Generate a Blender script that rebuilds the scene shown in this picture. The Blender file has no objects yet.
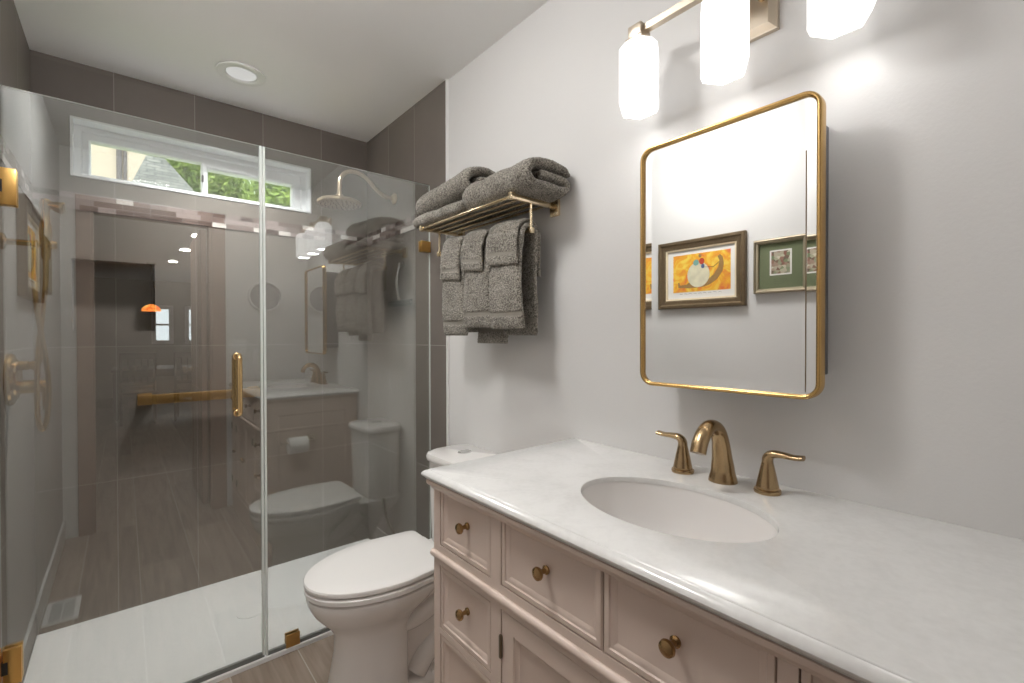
import bpy, bmesh, math, random
from mathutils import Vector, Matrix, noise
random.seed(7)
D = bpy.data
S = bpy.context.scene
COL = S.collection
PI = math.pi

# ------------------------------------------------------------------ camera, light, exposure
CAM_Z = 1.2624
def make_camera():
    cd = D.cameras.new('camera'); co = D.objects.new('camera', cd); COL.objects.link(co)
    cd.sensor_fit = 'HORIZONTAL'; cd.sensor_width = 36.0
    cd.lens = 36.0 * 462.25 / 1024.0
    cd.shift_y = -1.87 / 1024.0
    cd.clip_start = 0.01; cd.clip_end = 100
    a, t, q = math.radians(40.011), math.radians(0.5336), math.radians(0.0965)
    def ray(r, z, w):
        r, z = r*math.cos(q)+z*math.sin(q), -r*math.sin(q)+z*math.cos(q)
        w, z = w*math.cos(t)+z*math.sin(t), -w*math.sin(t)+z*math.cos(t)
        return Vector((r*math.cos(a)+w*math.sin(a), -r*math.sin(a)+w*math.cos(a), z))
    R, U, F = ray(1,0,0), ray(0,1,0), ray(0,0,1)
    m = Matrix((( R.x, U.x, -F.x, 0), (R.y, U.y, -F.y, 0), (R.z, U.z, -F.z, CAM_Z), (0,0,0,1)))
    co.matrix_world = m
    S.camera = co
make_camera()

S.view_settings.view_transform = 'Standard'
S.view_settings.look = 'None'
S.view_settings.exposure = 0.42
S.view_settings.gamma = 1.0
S.view_settings.use_curve_mapping = False
S.cycles.max_bounces = 14
S.cycles.diffuse_bounces = 6
S.cycles.glossy_bounces = 6
S.cycles.transparent_max_bounces = 24
S.cycles.sample_clamp_indirect = 6.0

W = D.worlds.new('sky'); S.world = W; W.use_nodes = True
bg = W.node_tree.nodes['Background']
bg.inputs[0].default_value = (0.86, 0.93, 1.0, 1); bg.inputs[1].default_value = 2.4
SHADE_E = 0.92
SHADE_BOTTOM_E = 15.0
HALL_W = 2.0
ENTRY_FILL_W = 8.0
FILL_DOME_E = 42.0
SHOWER_W = 13.0

def light(name, kind, loc, energy, rot=(0,0,0), size=0.2, color=(1,1,1), shape='DISK'):
    ld = D.lights.new(name, kind); ld.energy = energy; ld.color = color
    if kind == 'AREA': ld.shape = shape; ld.size = size
    if kind == 'SUN': ld.angle = 0.02
    o = D.objects.new(name, ld); COL.objects.link(o); o.location = loc; o.rotation_euler = rot
    return o
light('sun', 'SUN', (0, -20, 30), 3.2, (math.radians(42), 0, math.radians(-18)), color=(1,.96,.9))

# ------------------------------------------------------------------ materials
def nmat(name):
    m = D.materials.new(name); m.use_nodes = True
    nt = m.node_tree; b = nt.nodes['Principled BSDF']
    return m, nt, b
def N(nt, t, **kw):
    n = nt.nodes.new(t)
    for k, v in kw.items():
        if k.startswith('i_'): n.inputs[int(k[2:])].default_value = v
        else: setattr(n, k, v)
    return n
def L(nt, a, b): nt.links.new(a, b)
def c4(c): return (c[0], c[1], c[2], 1)
def math_n(nt, op, a, b=None):
    n = nt.nodes.new('ShaderNodeMath'); n.operation = op
    for i, v in enumerate((a, b)):
        if v is None: continue
        if isinstance(v, (int, float)): n.inputs[i].default_value = v
        else: nt.links.new(v, n.inputs[i])
    return n.outputs[0]
def mixc(nt, fac, a, b):
    n = nt.nodes.new('ShaderNodeMix'); n.data_type = 'RGBA'
    if isinstance(fac, (int, float)): n.inputs[0].default_value = fac
    else: nt.links.new(fac, n.inputs[0])
    for idx, v in ((6, a), (7, b)):
        if isinstance(v, tuple): n.inputs[idx].default_value = c4(v)
        else: nt.links.new(v, n.inputs[idx])
    return n.outputs[2]
def simple(name, col, rough=.5, metal=0, bump=0, bscale=200, vary=0.0, vscale=8, spec=.5, coat=0, sheen=0):
    m, nt, b = nmat(name)
    b.inputs['Roughness'].default_value = rough; b.inputs['Metallic'].default_value = metal
    b.inputs['Specular IOR Level'].default_value = spec
    b.inputs['Coat Weight'].default_value = coat
    b.inputs['Sheen Weight'].default_value = sheen
    geo = N(nt, 'ShaderNodeTexCoord')
    nz = N(nt, 'ShaderNodeTexNoise'); nz.inputs['Scale'].default_value = vscale; nz.inputs['Detail'].default_value = 4
    L(nt, geo.outputs['Object'], nz.inputs['Vector'])
    lo = tuple(max(0, x*(1-vary)) for x in col); hi = tuple(min(1, x*(1+vary)) for x in col)
    L(nt, mixc(nt, nz.outputs[0], lo, hi), b.inputs['Base Color'])
    if bump:
        n2 = N(nt, 'ShaderNodeTexNoise'); n2.inputs['Scale'].default_value = bscale; n2.inputs['Detail'].default_value = 3
        L(nt, geo.outputs['Object'], n2.inputs['Vector'])
        bp = N(nt, 'ShaderNodeBump'); bp.inputs['Strength'].default_value = bump; bp.inputs['Distance'].default_value = .004
        L(nt, n2.outputs[0], bp.inputs['Height']); L(nt, bp.outputs[0], b.inputs['Normal'])
    return m
def emis(name, col, strength):
    m, nt, b = nmat(name)
    b.inputs['Base Color'].default_value = c4(col)
    b.inputs['Emission Color'].default_value = c4(col); b.inputs['Emission Strength'].default_value = strength
    return m
M = {}
M['paint'] = simple('wall_paint', (.70,.69,.68), .55, bump=.10, bscale=160, vary=.01)
M['ceil'] = simple('ceiling_paint', (.86,.86,.85), .5, bump=.06, bscale=140)
M['white'] = simple('white_trim', (.80,.80,.79), .35)
M['vinyl'] = simple('window_vinyl', (.82,.83,.85), .35)
M['porcelain'] = simple('porcelain', (.80,.775,.755), .07, coat=.3)
M['seat'] = simple('seat_plastic', (.81,.79,.77), .22)
M['pan'] = simple('shower_pan_acrylic', (.80,.80,.79), .35)
M['cab'] = simple('cabinet_paint', (.65,.53,.46), .38, vary=.015)
M['brass'] = simple('antique_brass', (.43,.305,.17), .25, metal=1, vary=.12, vscale=40)
M['shower_brass'] = simple('shower_brass', (.54,.345,.13), .22, metal=1, vary=.2, vscale=40)
M['knob_bronze'] = simple('knob_bronze', (.38,.24,.11), .22, metal=1, vary=.1)
M['handle_gold'] = simple('handle_gold', (.74,.52,.26), .22, metal=1)
M['champagne'] = simple('champagne_bronze', (.62,.50,.37), .30, metal=1, vary=.06)
M['gold'] = simple('polished_gold', (.60,.385,.15), .24, metal=1, vary=.04)
M['satin_gold'] = simple('satin_gold', (.85,.52,.17), .30, metal=1, vary=.04)
M['bronze'] = simple('bronze_bar', (.58,.35,.13), .33, metal=1, vary=.12, vscale=20)
M['pale_gold'] = simple('pale_gold', (.90,.75,.52), .20, metal=1)
M['nickel'] = simple('brushed_bronze_plate', (.60,.52,.42), .35, metal=1)
M['chrome'] = simple('chrome', (.75,.75,.75), .12, metal=1)
M['black'] = simple('black_rubber', (.02,.02,.02), .4)
M['boxgrey'] = simple('box_grey', (.13,.13,.135), .4, metal=.3)
M['dark'] = simple('dark_slot', (.02,.018,.015), .6)
M['steel'] = simple('hinge_steel', (.22,.18,.13), .35, metal=1)
M['plate'] = simple('plate_plastic', (.78,.78,.76), .3)
M['vent'] = simple('vent_paint', (.78,.78,.77), .4)
M['ventdark'] = simple('vent_dark', (.05,.05,.05), .6)
M['towel'] = None
M['towelband'] = simple('terry_band', (.26,.24,.205), .85, bump=.25, bscale=500, vary=.05, spec=.15, sheen=.2)
M['paper'] = simple('paper', (.80,.79,.77), .9)
M['shade'] = emis('frosted_shade', (1,.985,.965), SHADE_E)
M['shade'].node_tree.nodes['Principled BSDF'].inputs['Base Color'].default_value = (.42,.42,.42,1)
M['shade_bottom'] = emis('shade_bottom', (1,.985,.965), SHADE_BOTTOM_E)
M['lens_off'] = emis('downlight_lens', (.55,.55,.56), .45)
M['fill_lens'] = emis('fill_dome_lens', (1,.99,.975), FILL_DOME_E)
M['hall_lens'] = emis('hall_lens', (1,.95,.88), 9.0)
M['silver'] = simple('mirror_silver', (.90,.905,.90), .012, metal=1)
M['hallwall'] = simple('hall_wall', (.34,.31,.28), .6)
M['darkwood'] = simple('dark_wood', (.06,.04,.03), .4, vary=.3, vscale=20)
M['leaf_paint'] = simple('door_wood', (.34,.235,.185), .35, vary=.12)
M['casing'] = simple('casing_wood', (.34,.235,.185), .4, vary=.12)
M['edge'] = simple('glass_edge', (.70,.74,.71), .25)
M['seal'] = simple('dark_seal', (.19,.20,.19), .3)
M['stucco'] = simple('stucco', (.62,.52,.41), .9, bump=.4, bscale=60, vary=.1)
M['downspout'] = simple('downspout', (.14,.12,.12), .5)
M['trunk'] = simple('bark', (.11,.07,.04), .9, vary=.3)
M['clockrim'] = simple('clock_rim', (.75,.74,.73), .35)
M['clockface'] = simple('clock_face', (.34,.34,.35), .5)
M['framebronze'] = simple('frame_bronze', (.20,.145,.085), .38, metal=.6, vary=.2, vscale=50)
M['framegold'] = simple('frame_champagne', (.42,.36,.26), .35, metal=.6, vary=.12)
M['fillet'] = simple('frame_fillet', (.72,.60,.42), .4)
M['mat_white'] = simple('mat_white', (.80,.78,.74), .8)
M['mat_green'] = simple('mat_green', (.15,.175,.095), .85, vary=.1, vscale=200)
M['ink'] = simple('ink', (.08,.07,.06), .8)
M['snail_body'] = simple('snail_body', (.34,.20,.07), .8, vary=.3, vscale=60)
M['snail_shell'] = simple('snail_shell', (.70,.66,.48), .8, vary=.25, vscale=30)
M['red'] = simple('rider_red', (.5,.06,.03), .8)
M['blue'] = simple('rider_blue', (.10,.14,.3), .8)
M['teal'] = simple('rider_teal', (.2,.4,.36), .8)
M['water'] = simple('drain_dark', (.25,.2,.13), .3, metal=1)

def glass_mat():
    m, nt, b = nmat('clear_glass'); nt.nodes.remove(b)
    out = nt.nodes['Material Output']
    tr = N(nt, 'ShaderNodeBsdfTransparent'); tr.inputs[0].default_value = (.86,.872,.862,1)
    gl = N(nt, 'ShaderNodeBsdfGlossy'); gl.inputs['Roughness'].default_value = 0.0
    gl.inputs[0].default_value = (.95,.97,.96,1)
    lw = N(nt, 'ShaderNodeLayerWeight'); lw.inputs[0].default_value = .5
    p5 = math_n(nt, 'POWER', lw.outputs['Facing'], 5.0)
    fac = math_n(nt, 'ADD', math_n(nt, 'MULTIPLY', p5, .82), .17)
    mx = N(nt, 'ShaderNodeMixShader'); L(nt, fac, mx.inputs[0]); L(nt, tr.outputs[0], mx.inputs[1]); L(nt, gl.outputs[0], mx.inputs[2])
    L(nt, mx.outputs[0], out.inputs['Surface'])
    return m
M['glass'] = glass_mat()
def terry_mat():
    m, nt, b = nmat('terry_grey')
    t = N(nt, 'ShaderNodeTexCoord')
    nz = N(nt, 'ShaderNodeTexNoise'); nz.inputs['Scale'].default_value = 210; nz.inputs['Detail'].default_value = 2
    n2 = N(nt, 'ShaderNodeTexNoise'); n2.inputs['Scale'].default_value = 22; n2.inputs['Detail'].default_value = 3
    L(nt, t.outputs['Object'], nz.inputs['Vector']); L(nt, t.outputs['Object'], n2.inputs['Vector'])
    v = math_n(nt, 'ADD', math_n(nt, 'MULTIPLY', nz.outputs[0], .8), math_n(nt, 'MULTIPLY', n2.outputs[0], .2))
    cr = N(nt, 'ShaderNodeValToRGB'); e = cr.color_ramp.elements
    e[0].position = .36; e[0].color = (.085,.075,.062,1); e[1].position = .64; e[1].color = (.40,.37,.32,1)
    L(nt, v, cr.inputs[0]); L(nt, cr.outputs[0], b.inputs['Base Color'])
    b.inputs['Roughness'].default_value = .95; b.inputs['Specular IOR Level'].default_value = .1; b.inputs['Sheen Weight'].default_value = .2
    bp = N(nt, 'ShaderNodeBump'); bp.inputs['Strength'].default_value = 1; bp.inputs['Distance'].default_value = .006
    L(nt, nz.outputs[0], bp.inputs['Height']); L(nt, bp.outputs[0], b.inputs['Normal'])
    return m
M['towel'] = terry_mat()
def pane_mat():
    m, nt, b = nmat('window_glass'); nt.nodes.remove(b)
    out = nt.nodes['Material Output']
    tr = N(nt, 'ShaderNodeBsdfTransparent'); tr.inputs[0].default_value = (.97,.98,.97,1)
    gl = N(nt, 'ShaderNodeBsdfGlossy'); gl.inputs['Roughness'].default_value = 0.0
    mx = N(nt, 'ShaderNodeMixShader'); mx.inputs[0].default_value = .004
    L(nt, tr.outputs[0], mx.inputs[1]); L(nt, gl.outputs[0], mx.inputs[2]); L(nt, mx.outputs[0], out.inputs['Surface'])
    return m
M['pane'] = pane_mat()

def pos_xyz(nt):
    g = N(nt, 'ShaderNodeNewGeometry'); s = N(nt, 'ShaderNodeSeparateXYZ'); L(nt, g.outputs['Position'], s.inputs[0])
    return g, s
def joint(nt, v, start, step, width):
    """1 on a joint line of a regular grid, else 0"""
    f = math_n(nt, 'FRACT', math_n(nt, 'DIVIDE', math_n(nt, 'SUBTRACT', v, start - 50*step), step))
    d = math_n(nt, 'ABSOLUTE', math_n(nt, 'SUBTRACT', f, .5))
    return math_n(nt, 'GREATER_THAN', d, .5 - width/step/2)
def tile_mat(name, axis, u0, base, grout, rough=.5):
    SPEC = .22
    m, nt, b = nmat(name)
    g, s = pos_xyz(nt)
    u = s.outputs[axis]; z = s.outputs[2]
    j1 = joint(nt, u, u0, .30, .0028); j2 = math_n(nt, 'MULTIPLY', joint(nt, z, .613, .602, .0028), math_n(nt, 'LESS_THAN', z, 1.9))
    j = math_n(nt, 'MAXIMUM', j1, j2)
    fu = math_n(nt, 'FLOOR', math_n(nt, 'DIVIDE', math_n(nt, 'SUBTRACT', u, u0-30), .30))
    fz = math_n(nt, 'FLOOR', math_n(nt, 'DIVIDE', math_n(nt, 'SUBTRACT', z, .613-6.02), .602))
    cx = N(nt, 'ShaderNodeCombineXYZ'); L(nt, fu, cx.inputs[0]); L(nt, fz, cx.inputs[1])
    wn = N(nt, 'ShaderNodeTexWhiteNoise'); wn.noise_dimensions = '2D'; L(nt, cx.outputs[0], wn.inputs['Vector'])
    nz = N(nt, 'ShaderNodeTexNoise'); nz.inputs['Scale'].default_value = 3.5; nz.inputs['Detail'].default_value = 6
    nz.inputs['Roughness'].default_value = .6
    L(nt, g.outputs['Position'], nz.inputs['Vector'])
    mixv = math_n(nt, 'ADD', math_n(nt, 'MULTIPLY', wn.outputs[0], .35), math_n(nt, 'MULTIPLY', nz.outputs[0], .65))
    lo = tuple(x*.80 for x in base); hi = tuple(x*1.2 for x in base)
    col = mixc(nt, mixv, lo, hi)
    L(nt, mixc(nt, j, col, grout), b.inputs['Base Color'])
    b.inputs['Roughness'].default_value = rough; b.inputs['Specular IOR Level'].default_value = SPEC
    bp = N(nt, 'ShaderNodeBump'); bp.inputs['Strength'].default_value = .5; bp.inputs['Distance'].default_value = .002; bp.invert = True
    L(nt, j, bp.inputs['Height']); L(nt, bp.outputs[0], b.inputs['Normal'])
    return m
TILE = (.178,.155,.137); GROUT = (.31,.29,.27)
M['tile_x'] = tile_mat('shower_tile_back', 0, -.027, TILE, GROUT)
M['tile_y'] = tile_mat('shower_tile_side', 1, 2.7356-.30, TILE, GROUT)

def mosaic_mat(name, axis):
    m, nt, b = nmat(name)
    g, s = pos_xyz(nt)
    cx = N(nt, 'ShaderNodeCombineXYZ'); L(nt, s.outputs[axis], cx.inputs[0]); L(nt, math_n(nt, 'SUBTRACT', s.outputs[2], 1.806), cx.inputs[1])
    br = N(nt, 'ShaderNodeTexBrick'); L(nt, cx.outputs[0], br.inputs['Vector'])
    br.offset = .37; br.offset_frequency = 2; br.squash = .62; br.squash_frequency = 2
    br.inputs['Scale'].default_value = 1.0; br.inputs['Brick Width'].default_value = .098; br.inputs['Row Height'].default_value = .0246
    br.inputs['Mortar Size'].default_value = .0011; br.inputs['Mortar'].default_value = (.2,.18,.17,1)
    br.inputs['Color1'].default_value = (0,0,0,1); br.inputs['Color2'].default_value = (1,1,1,1)
    br.inputs['Bias'].default_value = 0
    cr = N(nt, 'ShaderNodeValToRGB'); cr.color_ramp.interpolation = 'CONSTANT'
    e = cr.color_ramp.elements
    e[0].position = 0; e[0].color = (.085,.058,.052,1)
    e[1].position = .28; e[1].color = (.30,.245,.235,1)
    for p, c in ((.5, (.17,.125,.115,1)), (.66, (.60,.56,.53,1)), (.84, (.22,.18,.17,1))):
        x = e.new(p); x.color = c
    L(nt, br.outputs['Color'], cr.inputs[0])
    L(nt, mixc(nt, br.outputs['Fac'], cr.outputs[0], (.2,.18,.17)), b.inputs['Base Color'])
    b.inputs['Roughness'].default_value = .2
    return m
M['mosaic_x'] = mosaic_mat('mosaic_back', 0); M['mosaic_y'] = mosaic_mat('mosaic_side', 1)

def plank_mat():
    m, nt, b = nmat('wood_plank_tile')
    g, s = pos_xyz(nt)
    w = .2355; u = s.outputs[0]; v = s.outputs[1]
    fu = math_n(nt, 'FLOOR', math_n(nt, 'DIVIDE', math_n(nt, 'SUBTRACT', u, .5265-50*w), w))
    off = math_n(nt, 'MULTIPLY', math_n(nt, 'FRACT', math_n(nt, 'MULTIPLY', fu, .37)), 1.2)
    v2 = math_n(nt, 'ADD', v, off)
    j = math_n(nt, 'MAXIMUM', joint(nt, u, .5265, w, .0042), joint(nt, v2, .45, 1.2, .004))
    fv = math_n(nt, 'FLOOR', math_n(nt, 'DIVIDE', math_n(nt, 'ADD', v2, 60-.45), 1.2))
    cx = N(nt, 'ShaderNodeCombineXYZ'); L(nt, fu, cx.inputs[0]); L(nt, fv, cx.inputs[1])
    wn = N(nt, 'ShaderNodeTexWhiteNoise'); wn.noise_dimensions = '2D'; L(nt, cx.outputs[0], wn.inputs['Vector'])
    mp = N(nt, 'ShaderNodeMapping'); mp.inputs['Scale'].default_value = (34, 2.6, 1)
    L(nt, g.outputs['Position'], mp.inputs['Vector'])
    nz = N(nt, 'ShaderNodeTexNoise'); nz.inputs['Scale'].default_value = 1; nz.inputs['Detail'].default_value = 7; nz.inputs['Distortion'].default_value = .5
    L(nt, mp.outputs[0], nz.inputs['Vector'])
    val = math_n(nt, 'ADD', math_n(nt, 'MULTIPLY', wn.outputs[0], .3), math_n(nt, 'MULTIPLY', nz.outputs[0], .75))
    cr = N(nt, 'ShaderNodeValToRGB'); e = cr.color_ramp.elements
    e[0].position = .2; e[0].color = (.16,.118,.09,1); e[1].position = .8; e[1].color = (.44,.355,.29,1)
    L(nt, val, cr.inputs[0])
    L(nt, mixc(nt, j, cr.outputs[0], (.45,.41,.36)), b.inputs['Base Color'])
    b.inputs['Roughness'].default_value = .42
    return m
M['plank'] = plank_mat()

def quartz_mat():
    m, nt, b = nmat('white_marble')
    t = N(nt, 'ShaderNodeTexCoord')
    n1 = N(nt, 'ShaderNodeTexNoise'); n1.inputs['Scale'].default_value = 9; n1.inputs['Detail'].default_value = 8; n1.inputs['Distortion'].default_value = 1.2
    n2 = N(nt, 'ShaderNodeTexNoise'); n2.inputs['Scale'].default_value = 90; n2.inputs['Detail'].default_value = 4
    L(nt, t.outputs['Object'], n1.inputs['Vector']); L(nt, t.outputs['Object'], n2.inputs['Vector'])
    v = math_n(nt, 'ADD', math_n(nt, 'MULTIPLY', n1.outputs[0], .6), math_n(nt, 'MULTIPLY', n2.outputs[0], .4))
    cr = N(nt, 'ShaderNodeValToRGB'); e = cr.color_ramp.elements
    e[0].position = .28; e[0].color = (.675,.67,.655,1); e[1].position = .56; e[1].color = (.75,.745,.73,1)
    L(nt, v, cr.inputs[0]); L(nt, cr.outputs[0], b.inputs['Base Color'])
    b.inputs['Roughness'].default_value = .16
    return m
M['quartz'] = quartz_mat()

def shingle_mat():
    m, nt, b = nmat('roof_shingles')
    t = N(nt, 'ShaderNodeTexCoord')
    br = N(nt, 'ShaderNodeTexBrick'); L(nt, t.outputs['UV'], br.inputs['Vector'])
    br.inputs['Scale'].default_value = 1; br.inputs['Brick Width'].default_value = .17; br.inputs['Row Height'].default_value = .07
    br.inputs['Mortar Size'].default_value = .007; br.inputs['Mortar'].default_value = (.05,.06,.065,1)
    br.inputs['Color1'].default_value = (.15,.155,.14,1); br.inputs['Color2'].default_value = (.32,.32,.28,1)
    L(nt, br.outputs['Color'], b.inputs['Base Color']); b.inputs['Roughness'].default_value = .9
    return m
M['shingle'] = shingle_mat()
def leaf_mat():
    m, nt, b = nmat('foliage')
    t = N(nt, 'ShaderNodeNewGeometry')
    nz = N(nt, 'ShaderNodeTexNoise'); nz.inputs['Scale'].default_value = 3.0; nz.inputs['Detail'].default_value = 3
    L(nt, t.outputs['Position'], nz.inputs['Vector'])
    cr = N(nt, 'ShaderNodeValToRGB'); e = cr.color_ramp.elements
    e[0].position = .3; e[0].color = (.10,.19,.03,1); e[1].position = .7; e[1].color = (.48,.62,.13,1)
    L(nt, nz.outputs[0], cr.inputs[0]); L(nt, cr.outputs[0], b.inputs['Base Color'])
    b.inputs['Roughness'].default_value = .6
    return m
M['leaf'] = leaf_mat()
def sunset_mat():
    m, nt, b = nmat('snail_sky')
    t = N(nt, 'ShaderNodeTexCoord')
    nz = N(nt, 'ShaderNodeTexNoise'); nz.inputs['Scale'].default_value = 14; nz.inputs['Detail'].default_value = 4; nz.inputs['Distortion'].default_value = 1.5
    L(nt, t.outputs['Object'], nz.inputs['Vector'])
    cr = N(nt, 'ShaderNodeValToRGB'); e = cr.color_ramp.elements
    e[0].position = .32; e[0].color = (.75,.18,.05,1); e[1].position = .5; e[1].color = (.85,.42,.03,1)
    x = e.new(.66); x.color = (.9,.66,.10,1)
    L(nt, nz.outputs[0], cr.inputs[0]); L(nt, cr.outputs[0], b.inputs['Base Color']); b.inputs['Roughness'].default_value = .6
    return m
M['sunset'] = sunset_mat()
def lampglass_mat():
    m, nt, b = nmat('stained_glass')
    t = N(nt, 'ShaderNodeTexCoord')
    vo = N(nt, 'ShaderNodeTexVoronoi'); vo.inputs['Scale'].default_value = 12
    L(nt, t.outputs['Object'], vo.inputs['Vector'])
    cr = N(nt, 'ShaderNodeValToRGB'); e = cr.color_ramp.elements
    e[0].position = .0; e[0].color = (1,.55,.12,1); e[1].position = .8; e[1].color = (.7,.12,.01,1)
    L(nt, vo.outputs[0], cr.inputs[0]); L(nt, cr.outputs[0], b.inputs['Base Color']); L(nt, cr.outputs[0], b.inputs['Emission Color'])
    b.inputs['Emission Strength'].default_value = 3.5
    return m
M['lampglass'] = lampglass_mat()
def miniature_mat():
    m, nt, b = nmat('miniature_print')
    t = N(nt, 'ShaderNodeTexCoord')
    vo = N(nt, 'ShaderNodeTexVoronoi'); vo.inputs['Scale'].default_value = 70; L(nt, t.outputs['Object'], vo.inputs['Vector'])
    cr = N(nt, 'ShaderNodeValToRGB'); e = cr.color_ramp.elements
    sep = N(nt, 'ShaderNodeSeparateColor'); L(nt, vo.outputs['Color'], sep.inputs[0])
    e[0].position = 0; e[0].color = (.10,.10,.06,1); e[1].position = .95; e[1].color = (.6,.55,.42,1)
    for p, c in ((.3,(.24,.10,.07,1)),(.5,(.45,.40,.30,1)),(.7,(.16,.2,.1,1))):
        x = e.new(p); x.color = c
    L(nt, sep.outputs[0], cr.inputs[0]); L(nt, cr.outputs[0], b.inputs['Base Color']); b.inputs['Roughness'].default_value = .6
    return m
M['miniature'] = miniature_mat()

# ------------------------------------------------------------------ mesh helpers
def B(): return bmesh.new()
def box(bm, x0, x1, y0, y1, z0, z1, bev=0, seg=2, mi=0):
    r = bmesh.ops.create_cube(bm, size=1)
    vs = r['verts']
    for v in vs:
        v.co = Vector(((x0+x1)/2 + v.co.x*(x1-x0), (y0+y1)/2 + v.co.y*(y1-y0), (z0+z1)/2 + v.co.z*(z1-z0)))
    fs = list({f for v in vs for f in v.link_faces})
    for f in fs: f.material_index = mi
    if bev > 0:
        es = list({e for v in vs for e in v.link_edges})
        bmesh.ops.bevel(bm, geom=es, offset=bev, segments=seg, profile=.5, affect='EDGES', clamp_overlap=True)
def loft(bm, rings, cap0=True, cap1=True, closed=False, mi=0):
    """rings: lists of equally many points; joined in order"""
    vr = [[bm.verts.new(p) for p in r] for r in rings]
    n = len(rings[0]); k = len(rings)
    for i in range(k if closed else k-1):
        a, b = vr[i], vr[(i+1) % k]
        for j in range(n):
            f = bm.faces.new((a[j], a[(j+1) % n], b[(j+1) % n], b[j])); f.material_index = mi
    if not closed:
        if cap0: f = bm.faces.new(list(reversed(vr[0]))); f.material_index = mi
        if cap1: f = bm.faces.new(vr[-1]); f.material_index = mi
    return vr
def lathe(bm, prof, origin, axis=(0,0,1), n=32, sx=1.0, mi=0, cap=True):
    """prof: (radius, height) pairs along axis"""
    ax = Vector(axis).normalized(); o = Vector(origin)
    t = Vector((0,0,1)) if abs(ax.z) < .9 else Vector((1,0,0))
    u = ax.cross(t).normalized(); v = ax.cross(u)
    rings = []
    for r, h in prof:
        r = max(r, 1e-5)
        rings.append([o + ax*h + u*(r*sx*math.cos(2*PI*i/n)) + v*(r*math.sin(2*PI*i/n)) for i in range(n)])
    loft(bm, rings, cap, cap, mi=mi)
def smooth_path(pts, n=8):
    pts = [Vector(p) for p in pts]; out = []
    ext = [pts[0]*2-pts[1]] + pts + [pts[-1]*2-pts[-2]]
    for i in range(1, len(ext)-2):
        p0, p1, p2, p3 = ext[i-1:i+3]
        for k in range(n):
            t = k/n
            out.append(.5*((2*p1)+(p2-p0)*t+(2*p0-5*p1+4*p2-p3)*t*t+(3*p1-p0-3*p2+p3)*t**3))
    out.append(pts[-1]); return out
def interp(vals, n):
    """values at control points -> values on smooth_path samples"""
    out = []
    for i in range(len(vals)-1):
        for k in range(n):
            t = k/n; t = t*t*(3-2*t)*.5 + t*.5
            a, b = vals[i], vals[i+1]
            out.append(tuple(a[j]+(b[j]-a[j])*t for j in range(len(a))) if isinstance(a, tuple) else a+(b-a)*t)
    out.append(vals[-1]); return out
def tube(bm, pts, rad, n=12, side=None, mi=0, cap=True):
    """rad: number, list, or list of (side radius, other radius)"""
    k = len(pts); pts = [Vector(p) for p in pts]
    rings = []; ref = Vector(side) if side else None
    for i in range(k):
        t = (pts[min(i+1, k-1)] - pts[max(i-1, 0)]).normalized()
        if ref is None:
            ref = t.cross(Vector((0,0,1)) if abs(t.z) < .9 else Vector((1,0,0))).normalized()
        u = (ref - t*ref.dot(t)).normalized()
        if side is None: ref = u
        v = t.cross(u)
        r = rad[i] if isinstance(rad, (list, tuple)) else rad
        ra, rb = r if isinstance(r, tuple) else (r, r)
        rings.append([pts[i] + u*(ra*math.cos(2*PI*j/n)) + v*(rb*math.sin(2*PI*j/n)) for j in range(n)])
    loft(bm, rings, cap, cap, mi=mi)
def rrect(cx, cy, hx, hy, r, n=6):
    out = []
    for (sx, sy, a0) in ((1,1,0), (-1,1,PI/2), (-1,-1,PI), (1,-1,1.5*PI)):
        for i in range(n+1):
            a = a0 + PI/2*i/n
            out.append((cx + sx*(hx-r) + r*math.cos(a), cy + sy*(hy-r) + r*math.sin(a)))
    return out
def frame_sweep(bm, outline, normals_out, prof, place, mi=0):
    """sweep profile (out, depth) round a closed outline; place maps (a, b, depth) to 3-D"""
    rings = []
    for (p, nrm) in zip(outline, normals_out):
        rings.append([place(p[0] + nrm[0]*o, p[1] + nrm[1]*o, d) for (o, d) in prof])
    loft(bm, rings, closed=True, mi=mi)
def miter_rect(a0, a1, b0, b1, prof, place, bm, mi=0):
    """rectangular frame: profile (inset, depth) with mitred corners"""
    rings = []
    for ca, cb in ((0,0), (1,0), (1,1), (0,1)):
        ring = []
        for o, d in prof:
            ring.append(place((a0+o) if ca == 0 else (a1-o), (b0+o) if cb == 0 else (b1-o), d))
        rings.append(ring)
    loft(bm, rings, closed=True, mi=mi)

ROOTLOC = {}
def finish(name, bm, mats, parent=None, smooth=30, kind=None):
    bmesh.ops.recalc_face_normals(bm, faces=bm.faces[:])
    me = D.meshes.new(name)
    if parent is not None:
        off = Vector(ROOTLOC.get(parent.name, (0,0,0)))
        if off.length: bmesh.ops.translate(bm, verts=bm.verts[:], vec=-off)
    bm.to_mesh(me); bm.free()
    for m in (mats if isinstance(mats, (list, tuple)) else [mats]): me.materials.append(m)
    if smooth:
        for p in me.polygons: p.use_smooth = True
        try: me.set_sharp_from_angle(angle=math.radians(smooth))
        except Exception: pass
    o = D.objects.new(name, me); COL.objects.link(o)
    if parent is not None:
        o.parent = parent; ROOTLOC[o.name] = ROOTLOC.get(parent.name, (0,0,0))
    if kind: o['kind'] = kind
    return o
def tag(o, label, cat, group=None):
    o['label'] = label; o['category'] = cat
    if group: o['group'] = group
    return o
def thing(name, label, cat, loc, group=None):
    e = D.objects.new(name, None); COL.objects.link(e); e.location = loc; e.empty_display_size = .05
    ROOTLOC[e.name] = tuple(loc)
    return tag(e, label, cat, group)
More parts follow.
